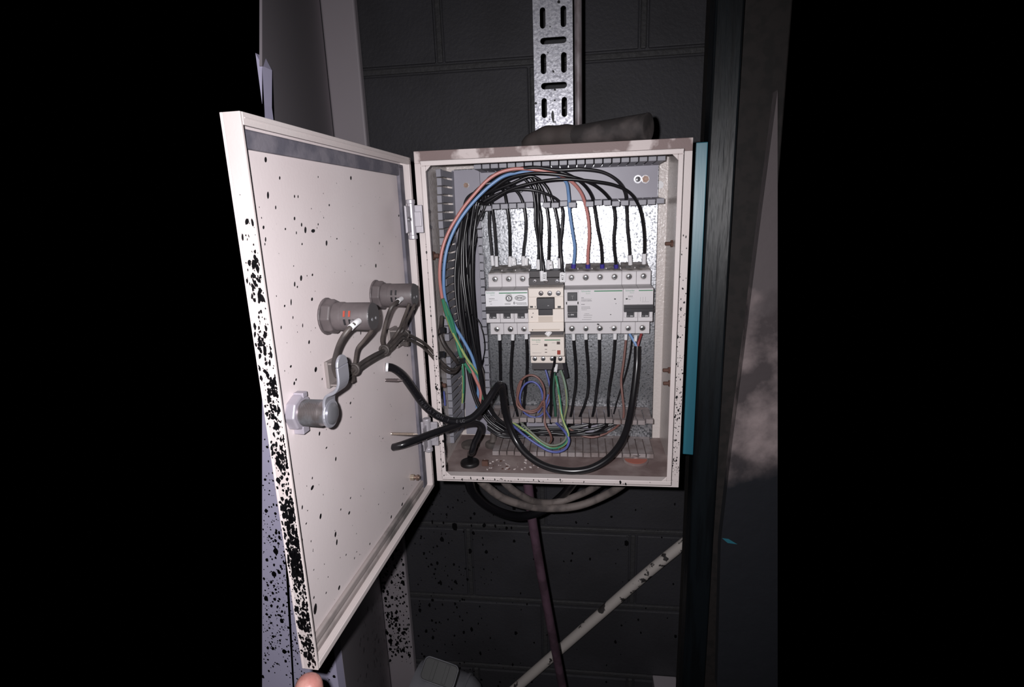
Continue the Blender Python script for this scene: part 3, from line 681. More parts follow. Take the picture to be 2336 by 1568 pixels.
X2 = BX + .171
t2 = modular('circuit_breaker', 'two-pole grey circuit breaker at the right end of the row', 'circuit breaker', X2, 2, True, 'modular breakers in the row')
mb = MB(); mb.box((X2 + .0003, YF - .0003, zs0), (X2 + .0357, YF + .0003, zs1)); obj('face_label', mb, MCB, t2)
mb = MB(); mb.box((X2 + .0185, YF - .0005, zf(666.6)), (X2 + .0352, YF + .0002, zf(664.6))); obj('green_stripe', mb, GREEN, t2)
wordmark(t2, X2 + .0025, zf(667), YF - .0004, .0028)
tiny(t2, [(X2 + .006, X2 + .0115, zf(679), .0009), (X2 + .006, X2 + .012, zf(682), .0003), (X2 + .0065, X2 + .009, zf(686), .0006), (X2 + .0225, X2 + .031, zf(691.5), .0003)], YF - .0003)
mb = MB()
for x in (.0205, .0235, .0265): mb.box((X2 + x, YF - .0004, zf(690)), (X2 + x + .0002, YF, zf(680)))
obj('printed_diagram', mb, GREYT, t2)
mb = MB(); mb.splat(W(1429.5, 682, YF - .0005), V((.0013, 0, 0)), V((0, 0, .001)), 0, 8, .2); so = obj('paint_splatter', mb, BLACKP, t2); so['kind'] = 'stuff'

# contactor and overload relay
XC = BX + .0545
def R_(mb, x0, y0, x1, y1, Y, back, mi=0):
    a, b = W(x0, (y0 + y1) / 2, Y), W(x1, (y0 + y1) / 2, Y); zt, zb = W((x0 + x1) / 2, y0, Y).z, W((x0 + x1) / 2, y1, Y).z
    mb.box((a.x, Y, zb), (b.x, back, zt), mi); return mb
tc_ = thing('contactor', 'cream motor contactor with dark central block, between the grey breakers', 'contactor', (XC + .022, .116, -.03))
mb = MB(); R_(mb, 1206, 656, 1286, 757, .052, .116); mb2 = mb
obj('housing', mb, CONT, tc_, bevel=.0007)
mb = MB(); R_(mb, 1206, 658, 1285.5, 678, .0475, .052); obj('coil_terminal_face', mb, CONT, tc_, bevel=.0005)
for px in (1234, 1254, 1273.5): screw(tc_, W(px, 669.3, .0472), .0030, ZINCD, rot=random.random())
mb = MB(); R_(mb, 1205.5, 706, 1286, 735, .0425, .052); R_(mb, 1205.5, 735.5, 1286, 756.5, .0405, .052); R_(mb, 1215, 751, 1277, 754, .0398, .0405, 1); obj('cover', mb, [CONT, CONTD], tc_, bevel=.0006)
mb = MB(); R_(mb, 1224, 680.5, 1265, 706, .044, .052); R_(mb, 1228, 706, 1261, 720, .0415, .045); obj('armature_block', mb, DARKPL, tc_, bevel=.0006, label='dark central indicator block')
mb = MB(); R_(mb, 1228, 722, 1261, 734.5, .042, .0425); obj('recess_panel', mb, CONTD, tc_)
mb = MB(); R_(mb, 1209, 698.5, 1216, 702.5, .0515, .052); R_(mb, 1220, 698.5, 1221.5, 702.5, .0515, .052); R_(mb, 1272, 698.5, 1279.5, 702.5, .0515, .052); R_(mb, 1237, 697.4, 1241, 698, .0438, .044); R_(mb, 1249, 697.4, 1252.5, 698, .0438, .044, 1); obj('slot', mb, [INK, WHITE], tc_)
mb = MB()
for px, py, r in ((1216, 714.7, .0006), (1213.5, 723.7, .0008), (1214.5, 753, .0007)): mb.splat(W(px, py, .0397), V((r, 0, 0)), V((0, 0, r)), 0, 8, .2)
so = obj('paint_splatter', mb, BLACKP, tc_); so['kind'] = 'stuff'
mb = MB(); R_(mb, 1206, 618, 1286, 656, .085, .116); R_(mb, 1206, 634, 1286, 651, .076, .085); obj('line_terminal_block', mb, DARKT, tc_, bevel=.0006, label='dark upper terminal block')
for px in (1220, 1246, 1271): screw(tc_, W(px, 641.5, .0757), .0028, ZINCD, rot=random.random())
mb = MB()
for x in (1229, 1246, 1266): R_(mb, x, 652.5, x + 16, 657, .070, .076)
obj('terminal_lug', mb, WHITE, tc_)
to = thing('overload_relay', 'cream overload relay with small red button, hanging under the contactor', 'overload relay', (XC + .022, .116, -.075))
mb = MB(); R_(mb, 1210, 757, 1285, 770, .062, .11); obj('bridge', mb, DARKT, to, bevel=.0005)
mb = MB(); R_(mb, 1209, 770, 1287, 813, .0475, .1); obj('housing', mb, CONT, to, bevel=.0007)
mb = MB(); R_(mb, 1211, 813.5, 1289, 828.5, .055, .1); obj('terminal_row', mb, CONT, to, bevel=.0005)
mb = MB(); R_(mb, 1214, 828.5, 1290, 844, .062, .1); obj('base', mb, DARKT, to, bevel=.0005, label='dark base')
for px in (1220, 1239, 1259.5, 1278): screw(to, W(px, 818.5, .0548), .0030, ZINC, rot=random.random())
mb = MB(); R_(mb, 1242, 775.2, 1278, 777, .0472, .0476); obj('green_stripe', mb, GREEN, to)
c = W(1213, 777.5, .0471); wordmark(to, c.x, c.z, c.y, .0029)
mb = MB(); R_(mb, 1241.5, 785, 1248.5, 790.5, .0470, .0476); R_(mb, 1270, 780, 1277.5, 786, .0465, .0476); R_(mb, 1243, 797, 1248, 798, .0472, .0476); R_(mb, 1243, 803.5, 1248, 805, .0472, .0476); R_(mb, 1211, 812.5, 1288, 813.6, .0478, .05); obj('dial', mb, mat('dark_brown_dial', srgb(70, 55, 52), .5), to)
mb = MB(); R_(mb, 1271, 800, 1278.5, 809.5, .0455, .0476); obj('reset_button', mb, REDP, to, bevel=.0004, label='small red button')
tiny(to, [(W(1259, 786, .047).x, W(1268, 786, .047).x, W(1259, 783, .047).z, .0004), (W(1214, 787, .047).x, W(1228, 786, .047).x, W(1214, 787, .047).z, .0006), (W(1214, 787, .047).x, W(1235, 786, .047).x, W(1214, 806, .047).z, .0004), (W(1259, 800, .047).x, W(1268, 800, .047).x, W(1259, 800, .047).z, .0004)], .0473)

# small white label under the contactor
def plate_tag(name, label, c, w_, h_, rot, txt, cat='wire marker', parent=None, Yn=None, ink=INK, tsize=None):
    t = parent
    e1 = V((math.cos(rot), 0, math.sin(rot))); e3 = V((-math.sin(rot), 0, math.cos(rot))); c = V(c)
    mb = MB(); mb.obox(c, e1 * w_ / 2, V((0, .0007, 0)), e3 * h_ / 2)
    if parent is None:
        o = obj(name, mb, WHITE, origin=c, bevel=.0003); tag(o, label, cat)
    else: o = obj(name, mb, WHITE, parent, bevel=.0003)
    mb = MB(); q = .0008; a, b = w_ * .3, h_ * .4
    for s_ in (-1, 1):
        mb.obox(c + e1 * a * s_ + V((0, -.0008, 0)), e1 * .00012, V((0, .00006, 0)), e3 * b); mb.obox(c + e3 * b * s_ + V((0, -.0008, 0)), e1 * a, V((0, .00006, 0)), e3 * .00012)
    obj('printed_frame', mb, ink, o)
    if txt:
        r = Matrix.Rotation(-rot - math.pi / 2 * -1, 3, 'Y')
        ts = tsize or w_ * .62
        text('lettering', txt, ts, c + V((0, -.0009, 0)) + e1 * ts * .35, ink, o, rot=(math.pi / 2, -math.pi / 2 - rot, 0), align='CENTER', bold=.00008)
    return o
plate_tag('wire_marker', 'small white tag sticking out slanted below the cream contactor', W(1251, 760.5, .055), .0062, .0075, -.75, '')

# ================================================================ WIRES
def P3(L): return [W(*q) if len(q) == 3 else V(q[1]) for q in L]
def wire(label, pts, r, m, group=None, stripe=None, name='wire', cat='wire', ends=(), tags=(), n=10):
    """ends: (which, length, radius factor, material, name)"""
    P = P3(pts) if not isinstance(pts[0], Vector) else pts
    mb = MB(); mb.tube(P, r, n, 0, stripe=(1 if stripe else None))
    mats = [m] + ([stripe] if stripe else [])
    if not ends and not tags:
        return tag(obj(name, mb, mats, origin=P[0], smooth=True), label, cat, group)
    t = thing(name, label, cat, P[-1], group); obj('insulation', mb, mats, t, smooth=True)
    for (wh, L, k, mm, nm) in ends:
        R = resample(P); 
        if wh == 1: R = R[::-1]
        acc = 0; q = [R[0]]
        for i in range(1, len(R)):
            acc += (R[i] - R[i - 1]).length; q.append(R[i])
            if acc >= L: break
        m2 = MB(); m2.tube([q[0], q[len(q) // 2], q[-1]] if len(q) > 2 else q, r * k, n); obj(nm, m2, mm, t, smooth=True)
    for (c, w_, h_, rot, txt) in tags: plate_tag('marker_tag', None, c, w_, h_, rot, txt, parent=t)
    return t
r1 = 0.0016
# left bundle edges (photo sight lines) used to carry each wire down the left duct
LE = [(1085, 425), (1064, 450), (1050, 490), (1041, 540), (1037, 590), (1036, 640), (1041, 700), (1052, 770), (1064, 830), (1076, 890), (1093, 935), (1114, 965), (1145, 988)]
RE = [(1128, 436), (1108, 468), (1097, 505), (1088, 550), (1084, 595), (1082, 640), (1085, 700), (1090, 760), (1097, 820), (1105, 880), (1115, 920), (1132, 950), (1160, 972)]
def bundle(k, k2, wob, Y0, n0=0, n1=13):
    out = []
    for i in range(n0, n1):
        u = i / 12; kk = k + (k2 - k) * u + wob * math.sin(u * 5 + k * 9)
        kk = min(max(kk, 0), 1); a, b = LE[i], RE[i]
        out.append((a[0] + (b[0] - a[0]) * kk, a[1] + (b[1] - a[1]) * kk, Y0 + .010 * math.sin(u * 4 + k * 5)))
    return out
SL = (1, .0125, 1.45, WHITE, 'white_sleeve')
def Yf(Y): return Y
gA = 'black wires arching from the left duct down to the breaker tops'
top = [
 ('black wire to the left terminal of the three-pole breaker, outer strand', [(1116, 425, .09), (1121, 440, .088), (1117, 460, .085), (1116, 480, .085), (1116, 520, .088), (1120, 560, .09), (1124, 606, .092)], .15, .1, .10),
 ('black wire to the left terminal of the three-pole breaker, inner strand', [(1118, 430, .088), (1122, 445, .086), (1122, 470, .083), (1127, 510, .085), (1131, 560, .088), (1133, 608, .09)], .3, .2, .098),
 ('black wire to the middle terminal of the three-pole breaker', [(1118, 420, .092), (1138, 423, .09), (1150, 440, .086), (1156, 470, .084), (1162, 520, .086), (1163, 570, .09), (1163, 608, .092)], .45, .35, .09),
 ('black wire to the right terminal of the three-pole breaker', [(1120, 428, .09), (1150, 426, .088), (1175, 434, .086), (1190, 455, .084), (1199, 500, .084), (1198, 540, .087), (1194, 575, .09), (1194, 606, .092)], .6, .7, .094),
 ('black wire to the contactor, left strand of the thick dark group', [(1105, 420, .085), (1150, 402, .082), (1190, 405, .08), (1213, 430, .08), (1220, 460, .08), (1221, 510, .08), (1228, 555, .082), (1228, 615, .084)], .05, .5, .085),
 ('black wire to the contactor, middle strand of the thick dark group', [(1108, 415, .08), (1150, 396, .078), (1195, 395, .076), (1222, 425, .077), (1227, 460, .078), (1229, 510, .076), (1232, 560, .078), (1237, 642, .072)], .75, .3, .08),
 ('black wire to the contactor, right strand of the thick dark group', [(1112, 410, .083), (1160, 392, .08), (1205, 396, .078), (1228, 425, .08), (1228, 460, .08), (1234, 500, .079), (1233, 560, .08), (1240, 615, .08), (1243, 642, .075)], .85, .9, .088),
 ('single black wire to the contactor middle terminal', [(1115, 412, .078), (1165, 400, .076), (1210, 402, .076), (1236, 432, .078), (1247, 475, .08), (1252, 520, .08), (1252, 570, .082), (1250, 615, .084)], .2, .6, .076),
 ('black wire to the contactor right terminal, straight strand', [(1116, 440, .075), (1165, 420, .072), (1215, 403, .072), (1245, 425, .076), (1262, 465, .078), (1272, 510, .078), (1276, 560, .08), (1277, 612, .084)], .5, .0, .075),
 ('black wire to the contactor right terminal reaching over in a low flat arc', [(1102, 462, .07), (1150, 438, .066), (1200, 432, .064), (1245, 442, .068), (1273, 458, .076), (1283, 480, .08), (1282, 520, .078), (1278, 560, .08), (1281, 600, .08), (1283, 645, .072)], .95, .55, .078),
 ('black wire to the third terminal of the earth leakage unit', [(1118, 418, .068), (1160, 392, .062), (1205, 382, .06), (1250, 385, .06), (1295, 398, .062), (1330, 420, .068), (1350, 448, .076), (1357, 480, .08), (1363, 520, .082), (1371, 560, .085), (1374, 612, .09)], .1, .35, .068),
 ('black wire to the fourth terminal of the earth leakage unit', [(1115, 438, .066), (1160, 408, .06), (1210, 396, .058), (1260, 397, .058), (1310, 405, .06), (1355, 422, .066), (1385, 447, .074), (1399, 470, .08), (1403, 500, .082), (1400, 550, .085), (1406, 612, .09)], .4, .8, .066),
 ('black wire arching highest and farthest to the left terminal of the two-pole breaker', [(1120, 425, .064), (1170, 392, .058), (1220, 382, .056), (1270, 388, .055), (1330, 386, .055), (1378, 394, .058), (1410, 414, .062), (1426, 440, .07), (1429, 475, .08), (1431, 520, .084), (1435, 560, .088), (1438, 604, .092)], .0, .2, .07),
 ('black wire sweeping low to the right terminal of the two-pole breaker', [(1105, 465, .062), (1160, 434, .056), (1218, 417, .054), (1280, 409, .052), (1345, 413, .054), (1400, 422, .058), (1434, 438, .062), (1455, 465, .068), (1466, 505, .078), (1470, 550, .085), (1469, 602, .092)], .65, 1.0, .072),
]
for i, (lab, L, k, k2, Y0) in enumerate(top):
    b = bundle(k, k2, .12, Y0, 1, 13)[::-1]
    pts = b + L
    ends = []; tags = []
    px, py, YY = L[-1]
    if i in (0, 1, 2, 3, 4, 7, 8, 12, 13): ends = [SL]
    if i == 5: ends = [(1, .0105, 1.6, WHITE, 'white_sleeve')]; tags = [(W(1241.5, 631, .0695), .0062, .0112, -.05, 'E12')]
    if i == 9: ends = [(1, .0105, 1.6, WHITE, 'white_sleeve')]; tags = [(W(1283.5, 633, .0695), .0075, .0115, -.05, '417')]
    if i == 2: tags = [(W(1171.5, 597, .088), .0062, .0105, .12, ':')]
    if i == 3: tags = [(W(1199.5, 597, .088), .0058, .0100, -.05, '')]
    if i == 7: tags = [(W(1256, 605, .081), .0055, .0100, .1, '0')]
    if i in (10, 11): ends = [(1, .0045, 1.5, PURP, 'purple_ferrule')]
    wire(lab, pts, r1 * (1.22 if i > 9 else 1.12), WBLK if i % 3 else WBLK2, gA, ends=ends, tags=tags)
# extra loose black wires of the left bundle
for i in range(9):
    k = random.random(); k2 = random.random()
    n1 = 13 if i % 2 else 13
    b = bundle(k, k2, .2, .062 + .006 * i, 0, 13)
    end = [(1190 + 18 * i, 986 + (i % 3) * 3, .085 + .004 * (i % 4)), (1250 + 17 * i, 985 + (i % 4) * 3, .09)]
    st = [(1150 + i * 5, 410 + i * 2.5, .07 + .004 * i)]
    wire('black wire packed in the left duct bundle', st + b + end, r1, WBLK if i % 2 else WBLK2, 'loose black wires in the left duct bundle')
wire('separate black wire hanging right of the main bundle in the left duct', [(1098, 470, .08), (1084, 505, .085), (1080, 560, .09), (1077, 620, .09), (1079, 680, .09), (1085, 750, .09), (1088, 820, .09), (1094, 880, .09), (1100, 920, .095)], r1, WBLK)
wire('thin black wire bowing out of the left duct bundle to the right', [(1060, 712, .07), (1072, 716, .066), (1088, 728, .062), (1099, 750, .06), (1105, 775, .062), (1106, 800, .066), (1100, 828, .075), (1094, 850, .085)], .0009, WBLK)
wire('grey-black wire on the right of the bundle near the lower duct corner', [(1082, 790, .08), (1092, 820, .075), (1103, 850, .072), (1108, 880, .072), (1105, 905, .074), (1098, 935, .08)], .0013, WDUST)
# blue / pink to the leakage unit
bl = [(1088, 930, .07), (1091, 885, .066), (1088, 858, .064), (1077, 815, .06), (1058, 778, .058), (1037, 743, .055), (1022, 705, .05), (1014, 672, .045), (1012, 640, .042), (1014, 600, .042), (1022, 560, .044), (1041, 515, .047), (1065, 479, .05), (1095, 445, .052), (1125, 418, .054), (1150, 402, .056), (1182, 394, .06), (1230, 393, .064), (1270, 399, .068), (1291, 415, .074), (1297, 445, .08), (1299, 480, .082), (1306, 530, .084), (1311, 565, .086), (1308, 612, .09)]
wire('bright blue wire looping up the left to the first leakage unit terminal', bl, .0021, WBLU, ends=[(1, .0045, 1.45, PURP, 'purple_ferrule')])
rd = [(1094, 925, .068), (1096, 893, .064), (1085, 865, .06), (1071, 835, .058), (1050, 795, .055), (1030, 750, .05), (1015, 710, .045), (1007, 670, .04), (1003, 635, .036), (1004, 600, .035), (1010, 565, .037), (1023, 530, .04), (1040, 500, .043), (1060, 470, .046), (1085, 440, .049), (1110, 413, .051), (1137, 395, .053), (1170, 386, .055), (1210, 386, .058), (1250, 393, .06), (1288, 404, .064), (1312, 422, .07), (1328, 445, .076), (1336, 470, .08), (1342, 500, .082), (1344, 540, .084), (1341, 580, .087), (1341, 612, .09)]
wire('pinkish red wire, outermost in the left loop, to the second leakage unit terminal', rd, .0021, WRED, ends=[(1, .0045, 1.45, PURP, 'purple_ferrule')])
wire('green and yellow earth wire taped over the pink and blue wires, lower left', [(1010, 682, .036), (1017, 712, .04), (1030, 750, .046), (1044, 779, .05), (1060, 811, .054), (1080, 841, .058), (1093, 860, .061), (1099, 885, .066), (1100, 910, .072)], .0024, WGRN, stripe=WYEL)
wire('slim green earth wire leaving the tape beside the thicker one', [(1014, 690, .039), (1030, 730, .045), (1040, 770, .05), (1050, 810, .05), (1062, 832, .054), (1074, 850, .058)], .0022, WGRN)
wire('green and yellow earth wire hanging straight inside the lower left duct', [(1051, 815, .064), (1055, 835, .06), (1057, 870, .06), (1056, 905, .062), (1054, 932, .068)], .0018, WGRN, stripe=WYEL, ends=[(1, .009, 1.3, PVCF, 'grey_sleeve')])
wire('short blue wire end at the lower left inner wall of the enclosure', [(1012, 893, .02), (1014, 908, .022), (1015, 925, .024)], .0013, WBLU2)
# bottom wires
WS = (0, .0075, 1.5, WHITE, 'white_sleeve')
gB = 'black wires dropping from the breaker bottoms into the lower duct'
bots = [
 ('black wire below the left pole of the three-pole breaker, behind the bent cable', [(1139, 760, .09), (1140, 785, .09), (1141, 830, .092), (1142, 880, .094), (1146, 935, .094), (1152, 968, .1)]),
 ('black wire below the middle pole of the three-pole breaker', [(1170, 760, .09), (1169, 785, .09), (1166, 830, .09), (1166, 880, .09), (1172, 915, .088), (1180, 945, .088), (1186, 972, .098)]),
 ('black wire below the right pole of the three-pole breaker, behind the coiled wires', [(1200, 760, .09), (1202, 800, .09), (1202, 850, .092), (1198, 890, .094), (1195, 930, .094), (1198, 972, .1)]),
 ('black wire below the first pole of the earth leakage unit', [(1308, 760, .09), (1309, 785, .09), (1313, 830, .09), (1313, 880, .09), (1308, 915, .088), (1303, 945, .088), (1296, 974, .098)]),
 ('black wire below the second pole of the earth leakage unit, bending left at its foot', [(1336, 760, .09), (1337, 785, .09), (1341, 835, .09), (1342, 880, .09), (1338, 910, .088), (1328, 938, .088), (1318, 958, .092), (1290, 978, .1)]),
 ('black wire below the third pole of the earth leakage unit', [(1367, 760, .09), (1367, 785, .09), (1367, 840, .09), (1362, 880, .09), (1358, 915, .088), (1353, 945, .088), (1344, 975, .098)]),
 ('black wire below the fourth pole of the earth leakage unit', [(1403, 760, .09), (1402, 785, .09), (1397, 840, .09), (1390, 885, .09), (1387, 920, .088), (1388, 955, .09), (1380, 975, .094), (1350, 990, .1), (1300, 992, .102)]),
]
for lab, L in bots: wire(lab, L, .00185, WBLK, gB, ends=[WS])
wire('brown wire below the two-pole breaker sweeping left along the bottom duct', [(1428, 762, .09), (1427, 785, .09), (1422, 830, .088), (1417, 868, .086), (1420, 905, .082), (1423, 935, .08), (1421, 956, .08), (1405, 975, .086), (1378, 991, .09), (1350, 998, .09), (1322, 992, .092), (1298, 978, .098)], .0016, WBRN, ends=[(0, .007, 1.5, WHITE, 'white_sleeve')])
wire('thin black wire slanting behind the brown wire to the lower duct', [(1442, 770, .095), (1437, 810, .096), (1428, 850, .097), (1417, 885, .098), (1407, 918, .097), (1400, 945, .097)], .0011, WBLK)
for i in range(7):
    y = 972 + i * 3.6
    wire('black wire lying along the bottom duct', [(1112, 955 + i * 4, .095), (1140, y + 2, .09 + .003 * (i % 3)), (1190, y + 4, .095), (1250, y + 3 - i, .096 + .002 * (i % 4)), (1310, y + 1 - i, .098), (1360, y - 6 - (i % 3) * 4, .099), (1395 + 4 * i, 958 + (i % 3) * 4, .1)], .0016, WBLK if i % 2 else WBLK2, 'black wires lying along the bottom duct')
# loops under the relay
def ell(cx, cy, rx, ry, a0, a1, Y, dY, n=14):
    return [(cx + rx * math.cos(a0 + (a1 - a0) * k / n), cy + ry * math.sin(a0 + (a1 - a0) * k / n), Y + dY * k / n) for k in range(n + 1)]
wire('brown wire coiled in a ring below the overload relay', [(1258, 846, .08), (1257, 870, .078), (1252, 905, .076), (1244, 925, .074)] + ell(1211, 899, 31, 43, .5, .5 + 2 * math.pi * 1.55, .072, -.012, 30)[1:] + [(1180, 925, .058), (1200, 938, .056), (1225, 934, .056), (1240, 915, .054), (1242, 945, .054), (1244, 970, .05), (1254, 988, .048), (1258, 1002, .052), (1252, 1014, .062)], .0015, WBRN)
wire('blue wire coiled inside the brown ring below the overload relay', [(1244, 842, .085), (1250, 862, .082), (1255, 885, .08), (1256, 905, .078), (1248, 925, .076), (1238, 945, .075), (1222, 953, .075), (1200, 945, .074)] + ell(1212, 910, 26, 39, 2.2, 2.2 + 2 * math.pi * .8, .073, -.006, 20)[1:], .0014, WBLU2)
wire('second blue wire hooking down beside the coiled ring', [(1251, 900, .07), (1246, 918, .068), (1244, 932, .068), (1250, 945, .072), (1258, 958, .08)], .0014, WBLU2)
wire('black wire from the relay terminal with a white marker, hanging in front', [(1266, 815, .052), (1264, 835, .054), (1260, 850, .06), (1257, 880, .064), (1257, 915, .068), (1256, 945, .076), (1256, 965, .09)], .0018, WBLK, tags=[(W(1268, 840, .054), .0042, .0105, -.12, '')])
mb = MB(); q = [W(1282, 824, .058), W(1290, 826, .058), W(1297, 862, .06), W(1289, 864, .06)]; mb.prism(q[::-1], (0, .006, 0)); single('terminal_clip', mb, DARKPL, 'black slanted clip hanging at the lower right of the overload relay', 'clip', bevel=.0004)
wire('green and yellow earth wire bowing right below the relay', [(1279, 845, .075), (1286, 865, .07), (1292, 895, .066), (1293, 925, .066), (1288, 950, .07), (1284, 968, .08)], .0017, mat('dusty_green_insulation', srgb(108, 128, 112), .5), stripe=mat('dusty_yellow_insulation', srgb(140, 145, 105), .5))
wire('green and yellow earth wire looping down and back up under the relay', [(1268, 858, .07), (1272, 880, .064), (1276, 905, .062), (1279, 930, .06), (1282, 950, .056), (1288, 968, .05), (1296, 988, .046), (1293, 1008, .046), (1278, 1020, .048), (1258, 1023, .05), (1235, 1012, .052), (1208, 991, .056), (1188, 976, .062), (1166, 962, .075)], .0017, WGRN, stripe=WYEL)
wire('violet-blue wire following the earth wire in the lower loop', [(1262, 958, .08), (1272, 968, .068), (1288, 985, .05), (1298, 1003, .044), (1292, 1022, .044), (1276, 1031, .046), (1255, 1030, .048), (1228, 1016, .05), (1198, 995, .054), (1178, 978, .062), (1164, 966, .075)], .0017, WBLU2)
wire('dusty grey-green wire inside the lower loop', [(1283, 962, .066), (1290, 980, .056), (1291, 1000, .054), (1278, 1013, .054), (1255, 1016, .056), (1232, 1004, .058), (1210, 985, .062), (1192, 968, .07), (1180, 956, .085)], .0015, mat('dusty_grey_green_insulation', srgb(118, 122, 112), .6))
wire('dark green wire behind the black marker wire under the relay', [(1265, 850, .085), (1262, 890, .084), (1266, 930, .084), (1268, 960, .088)], .0019, mat('dark_green_insulation', srgb(52, 88, 74), .45))

# heavy cables
def cable(label, P, r, m, extra=None, name='cable', cat='cable', group=None):
    mb = MB(); mb.tube(P, r, 16)
    return tag(obj(name, mb, [m], origin=P[0], smooth=True), label, cat, group)
def WM(L): return [W(*q) for q in L]
rA = .0044
pA = [DP(880, 838, PT - .001)] + WM([(893, 839, -.092), (915, 853, -.085), (940, 886, -.074), (968, 925, -.062), (1000, 950, -.052), (1040, 962, -.043), (1075, 955, -.034), (1105, 925, -.02), (1128, 890, -.006), (1138, 878, 0.002), (1144, 880, .010), (1147, 900, .016), (1152, 935, .024), (1160, 968, .026), (1178, 1008, .022), (1205, 1040, .012), (1240, 1062, .004), (1280, 1073, -.001), (1315, 1075, -.002), (1350, 1068, .001), (1385, 1048, .008), (1412, 1018, .02), (1428, 985, .034), (1437, 950, .048), (1443, 915, .060), (1449, 870, .072), (1453, 830, .08), (1454, 790, .084)])
tA = thing('cable', 'thick black cable from the door, folded sharply, then looping up to the rightmost breaker', 'cable', pA[0], 'thick black cables coming through the door')
mb = MB(); mb.tube(pA, rA, 18); obj('jacket', mb, WBLK, tA, smooth=True)
for L, m_ in (([(1454, 794, .084), (1448, 782, .085), (1436, 762, .09)], WBLU), ([(1454, 794, .084), (1457, 780, .085), (1463, 762, .09)], WRED2)):
    mb = MB(); mb.tube(WM(L), .0018, 10); obj('core', mb, m_, tA, smooth=True, label='blue core' if m_ is WBLU else 'dark red core')
plate_tag('marker_tag', None, W(1450, 772, .083), .0042, .0085, -.1, '', parent=tA)
mb = MB(); mb.tube([pA[0] + DN * .0, pA[0] - DN * .0015 + (pA[1] - pA[0]) * .2], rA * 1.12, 18); obj('glint_ring', mb, WHITE, tA, smooth=True, label='pale ring painted as the glint where it leaves the door')  # white ring paints in the glint at the cable's exit from the door
pB = [DP(897, 1021, PT - .001)] + WM([(915, 1016, -.098), (950, 1003, -.085), (990, 988, -.07), (1030, 975, -.05), (1065, 965, -.03), (1088, 966, -.014), (1096, 976, -.006), (1092, 992, -.002), (1083, 1010, .0), (1077, 1030, .0)])
gz = WZ(1073, 1052, -.1975)
pB += [gz + V((0, 0, .008)), gz]
tB = thing('cable', 'thick black cable out of the door bending down into the floor grommet', 'cable', pB[0], 'thick black cables coming through the door')
mb = MB(); mb.tube(pB, .0040, 18); obj('jacket', mb, WBLK, tB, smooth=True)
# imprinted lettering along cable A (short dashes of print)
pr = WM([(983, 938, -.066), (1000, 949, -.062)])
def along(s_, P, d0, size, m, parent):
    R = resample(P); acc = [0]
    for i in range(1, len(R)): acc.append(acc[-1] + (R[i] - R[i - 1]).length)
    d_ = d0
    for ch in s_:
        if ch != ' ':
            i = min(range(len(R)), key=lambda k: abs(acc[k] - d_)); i = max(1, min(i, len(R) - 2))
            c_ = R[i]; tn = (R[i + 1] - R[i - 1]).normalized(); nz = (CAM - c_).normalized(); nz = (nz - tn * nz.dot(tn)).normalized(); ty = nz.cross(tn)
            cu = bpy.data.curves.new('c', 'FONT'); cu.body = ch; cu.size = size; cu.extrude = .00004; cu.align_x = 'CENTER'; cu.align_y = 'CENTER'
            tt = bpy.data.objects.new('t', cu); C.objects.link(tt); bpy.context.view_layer.update()
            me = bpy.data.meshes.new_from_object(tt.evaluated_get(bpy.context.evaluated_depsgraph_get())); bpy.data.objects.remove(tt)
            M = Matrix((tn, ty, nz)).transposed().to_4x4(); M.translation = c_ + nz * (rA + .00005)
            LB.add([M @ v.co for v in me.vertices], [tuple(p.vertices) for p in me.polygons])
        d_ += size * .82
LB = MB(); along('INSULATION 1  EUC', pA, .060, .0050, None, None); along('- - - - - - - -', pA, .014, .0030, None, None)
obj('printed_lettering', LB, mat('grey_cable_print', srgb(60, 59, 63), .5), tA)
# grommets
def grommet(label, px, py, m, r, h, zb=-.1975, cone=None):
    c = WZ(px, py, zb); t = thing('cable_grommet', label, 'grommet', c, 'cable entries in the enclosure floor')
    mb = MB(); mb.lathe(c, (0, 0, 1), [(0, r), (h * .55, r * 1.02), (h * .8, r * .97), (h, r * .8), (h, r * .35)], 32); obj('collar', mb, m, t, smooth=True)
    if cone: mb = MB(); mb.tube([c + V((0, 0, h * .5))] + [V(c) + V(q) for q in cone], r * .42, 14, rad=lambda u: 1.15 - .35 * u); obj('sleeve', mb, m, t, smooth=True)
    return c
grommet('glossy black round grommet at the front of the floor, cable going in', 1072, 1060, RUB, .0125, .006)
grommet('dusty round grommet at the foot of the left duct', 1074, 1018, RUBD, .0135, .006)
grommet('dusty grommet with a grey rubber sleeve standing up, at the corner of the bottom duct', 1124, 1018, RUBD, .0105, .007, cone=[(0.001, .004, .012), (0.0, .010, .024), (0.001, .014, .036)])
c = WZ(1450, 1052, -.198); t = thing('hole_plug', 'round plug with a pinkish red half in the right corner of the enclosure floor', 'plug', c)
mb = MB(); mb.lathe(c, (0, 0, 1), [(0, .0165), (.002, .0165), (.0028, .0155)], 36); obj('disc', mb, DUSTY, t, smooth=True)
mb = MB(); n = 24; mb.prism([c + V((.0148 * math.cos(a_), .0148 * math.sin(a_), .0029)) for a_ in [math.pi + math.pi * k / n for k in range(n + 1)]], (0, 0, .0004)); obj('front_half', mb, PINK, t, label='pinkish red half')
mb = MB(); mb.tube([c + V((-.005, 0, .0035)), c + V((0, -.001, .0065)), c + V((.006, .004, .006))], .0006, 6); obj('wire_clip', mb, ZINCD, t)
mb = MB(); mb.lathe(c + V((0, .004, .0028)), (0, 0, 1), [(0, .004), (.003, .003)], 14); obj('knob', mb, DUSTY, t)
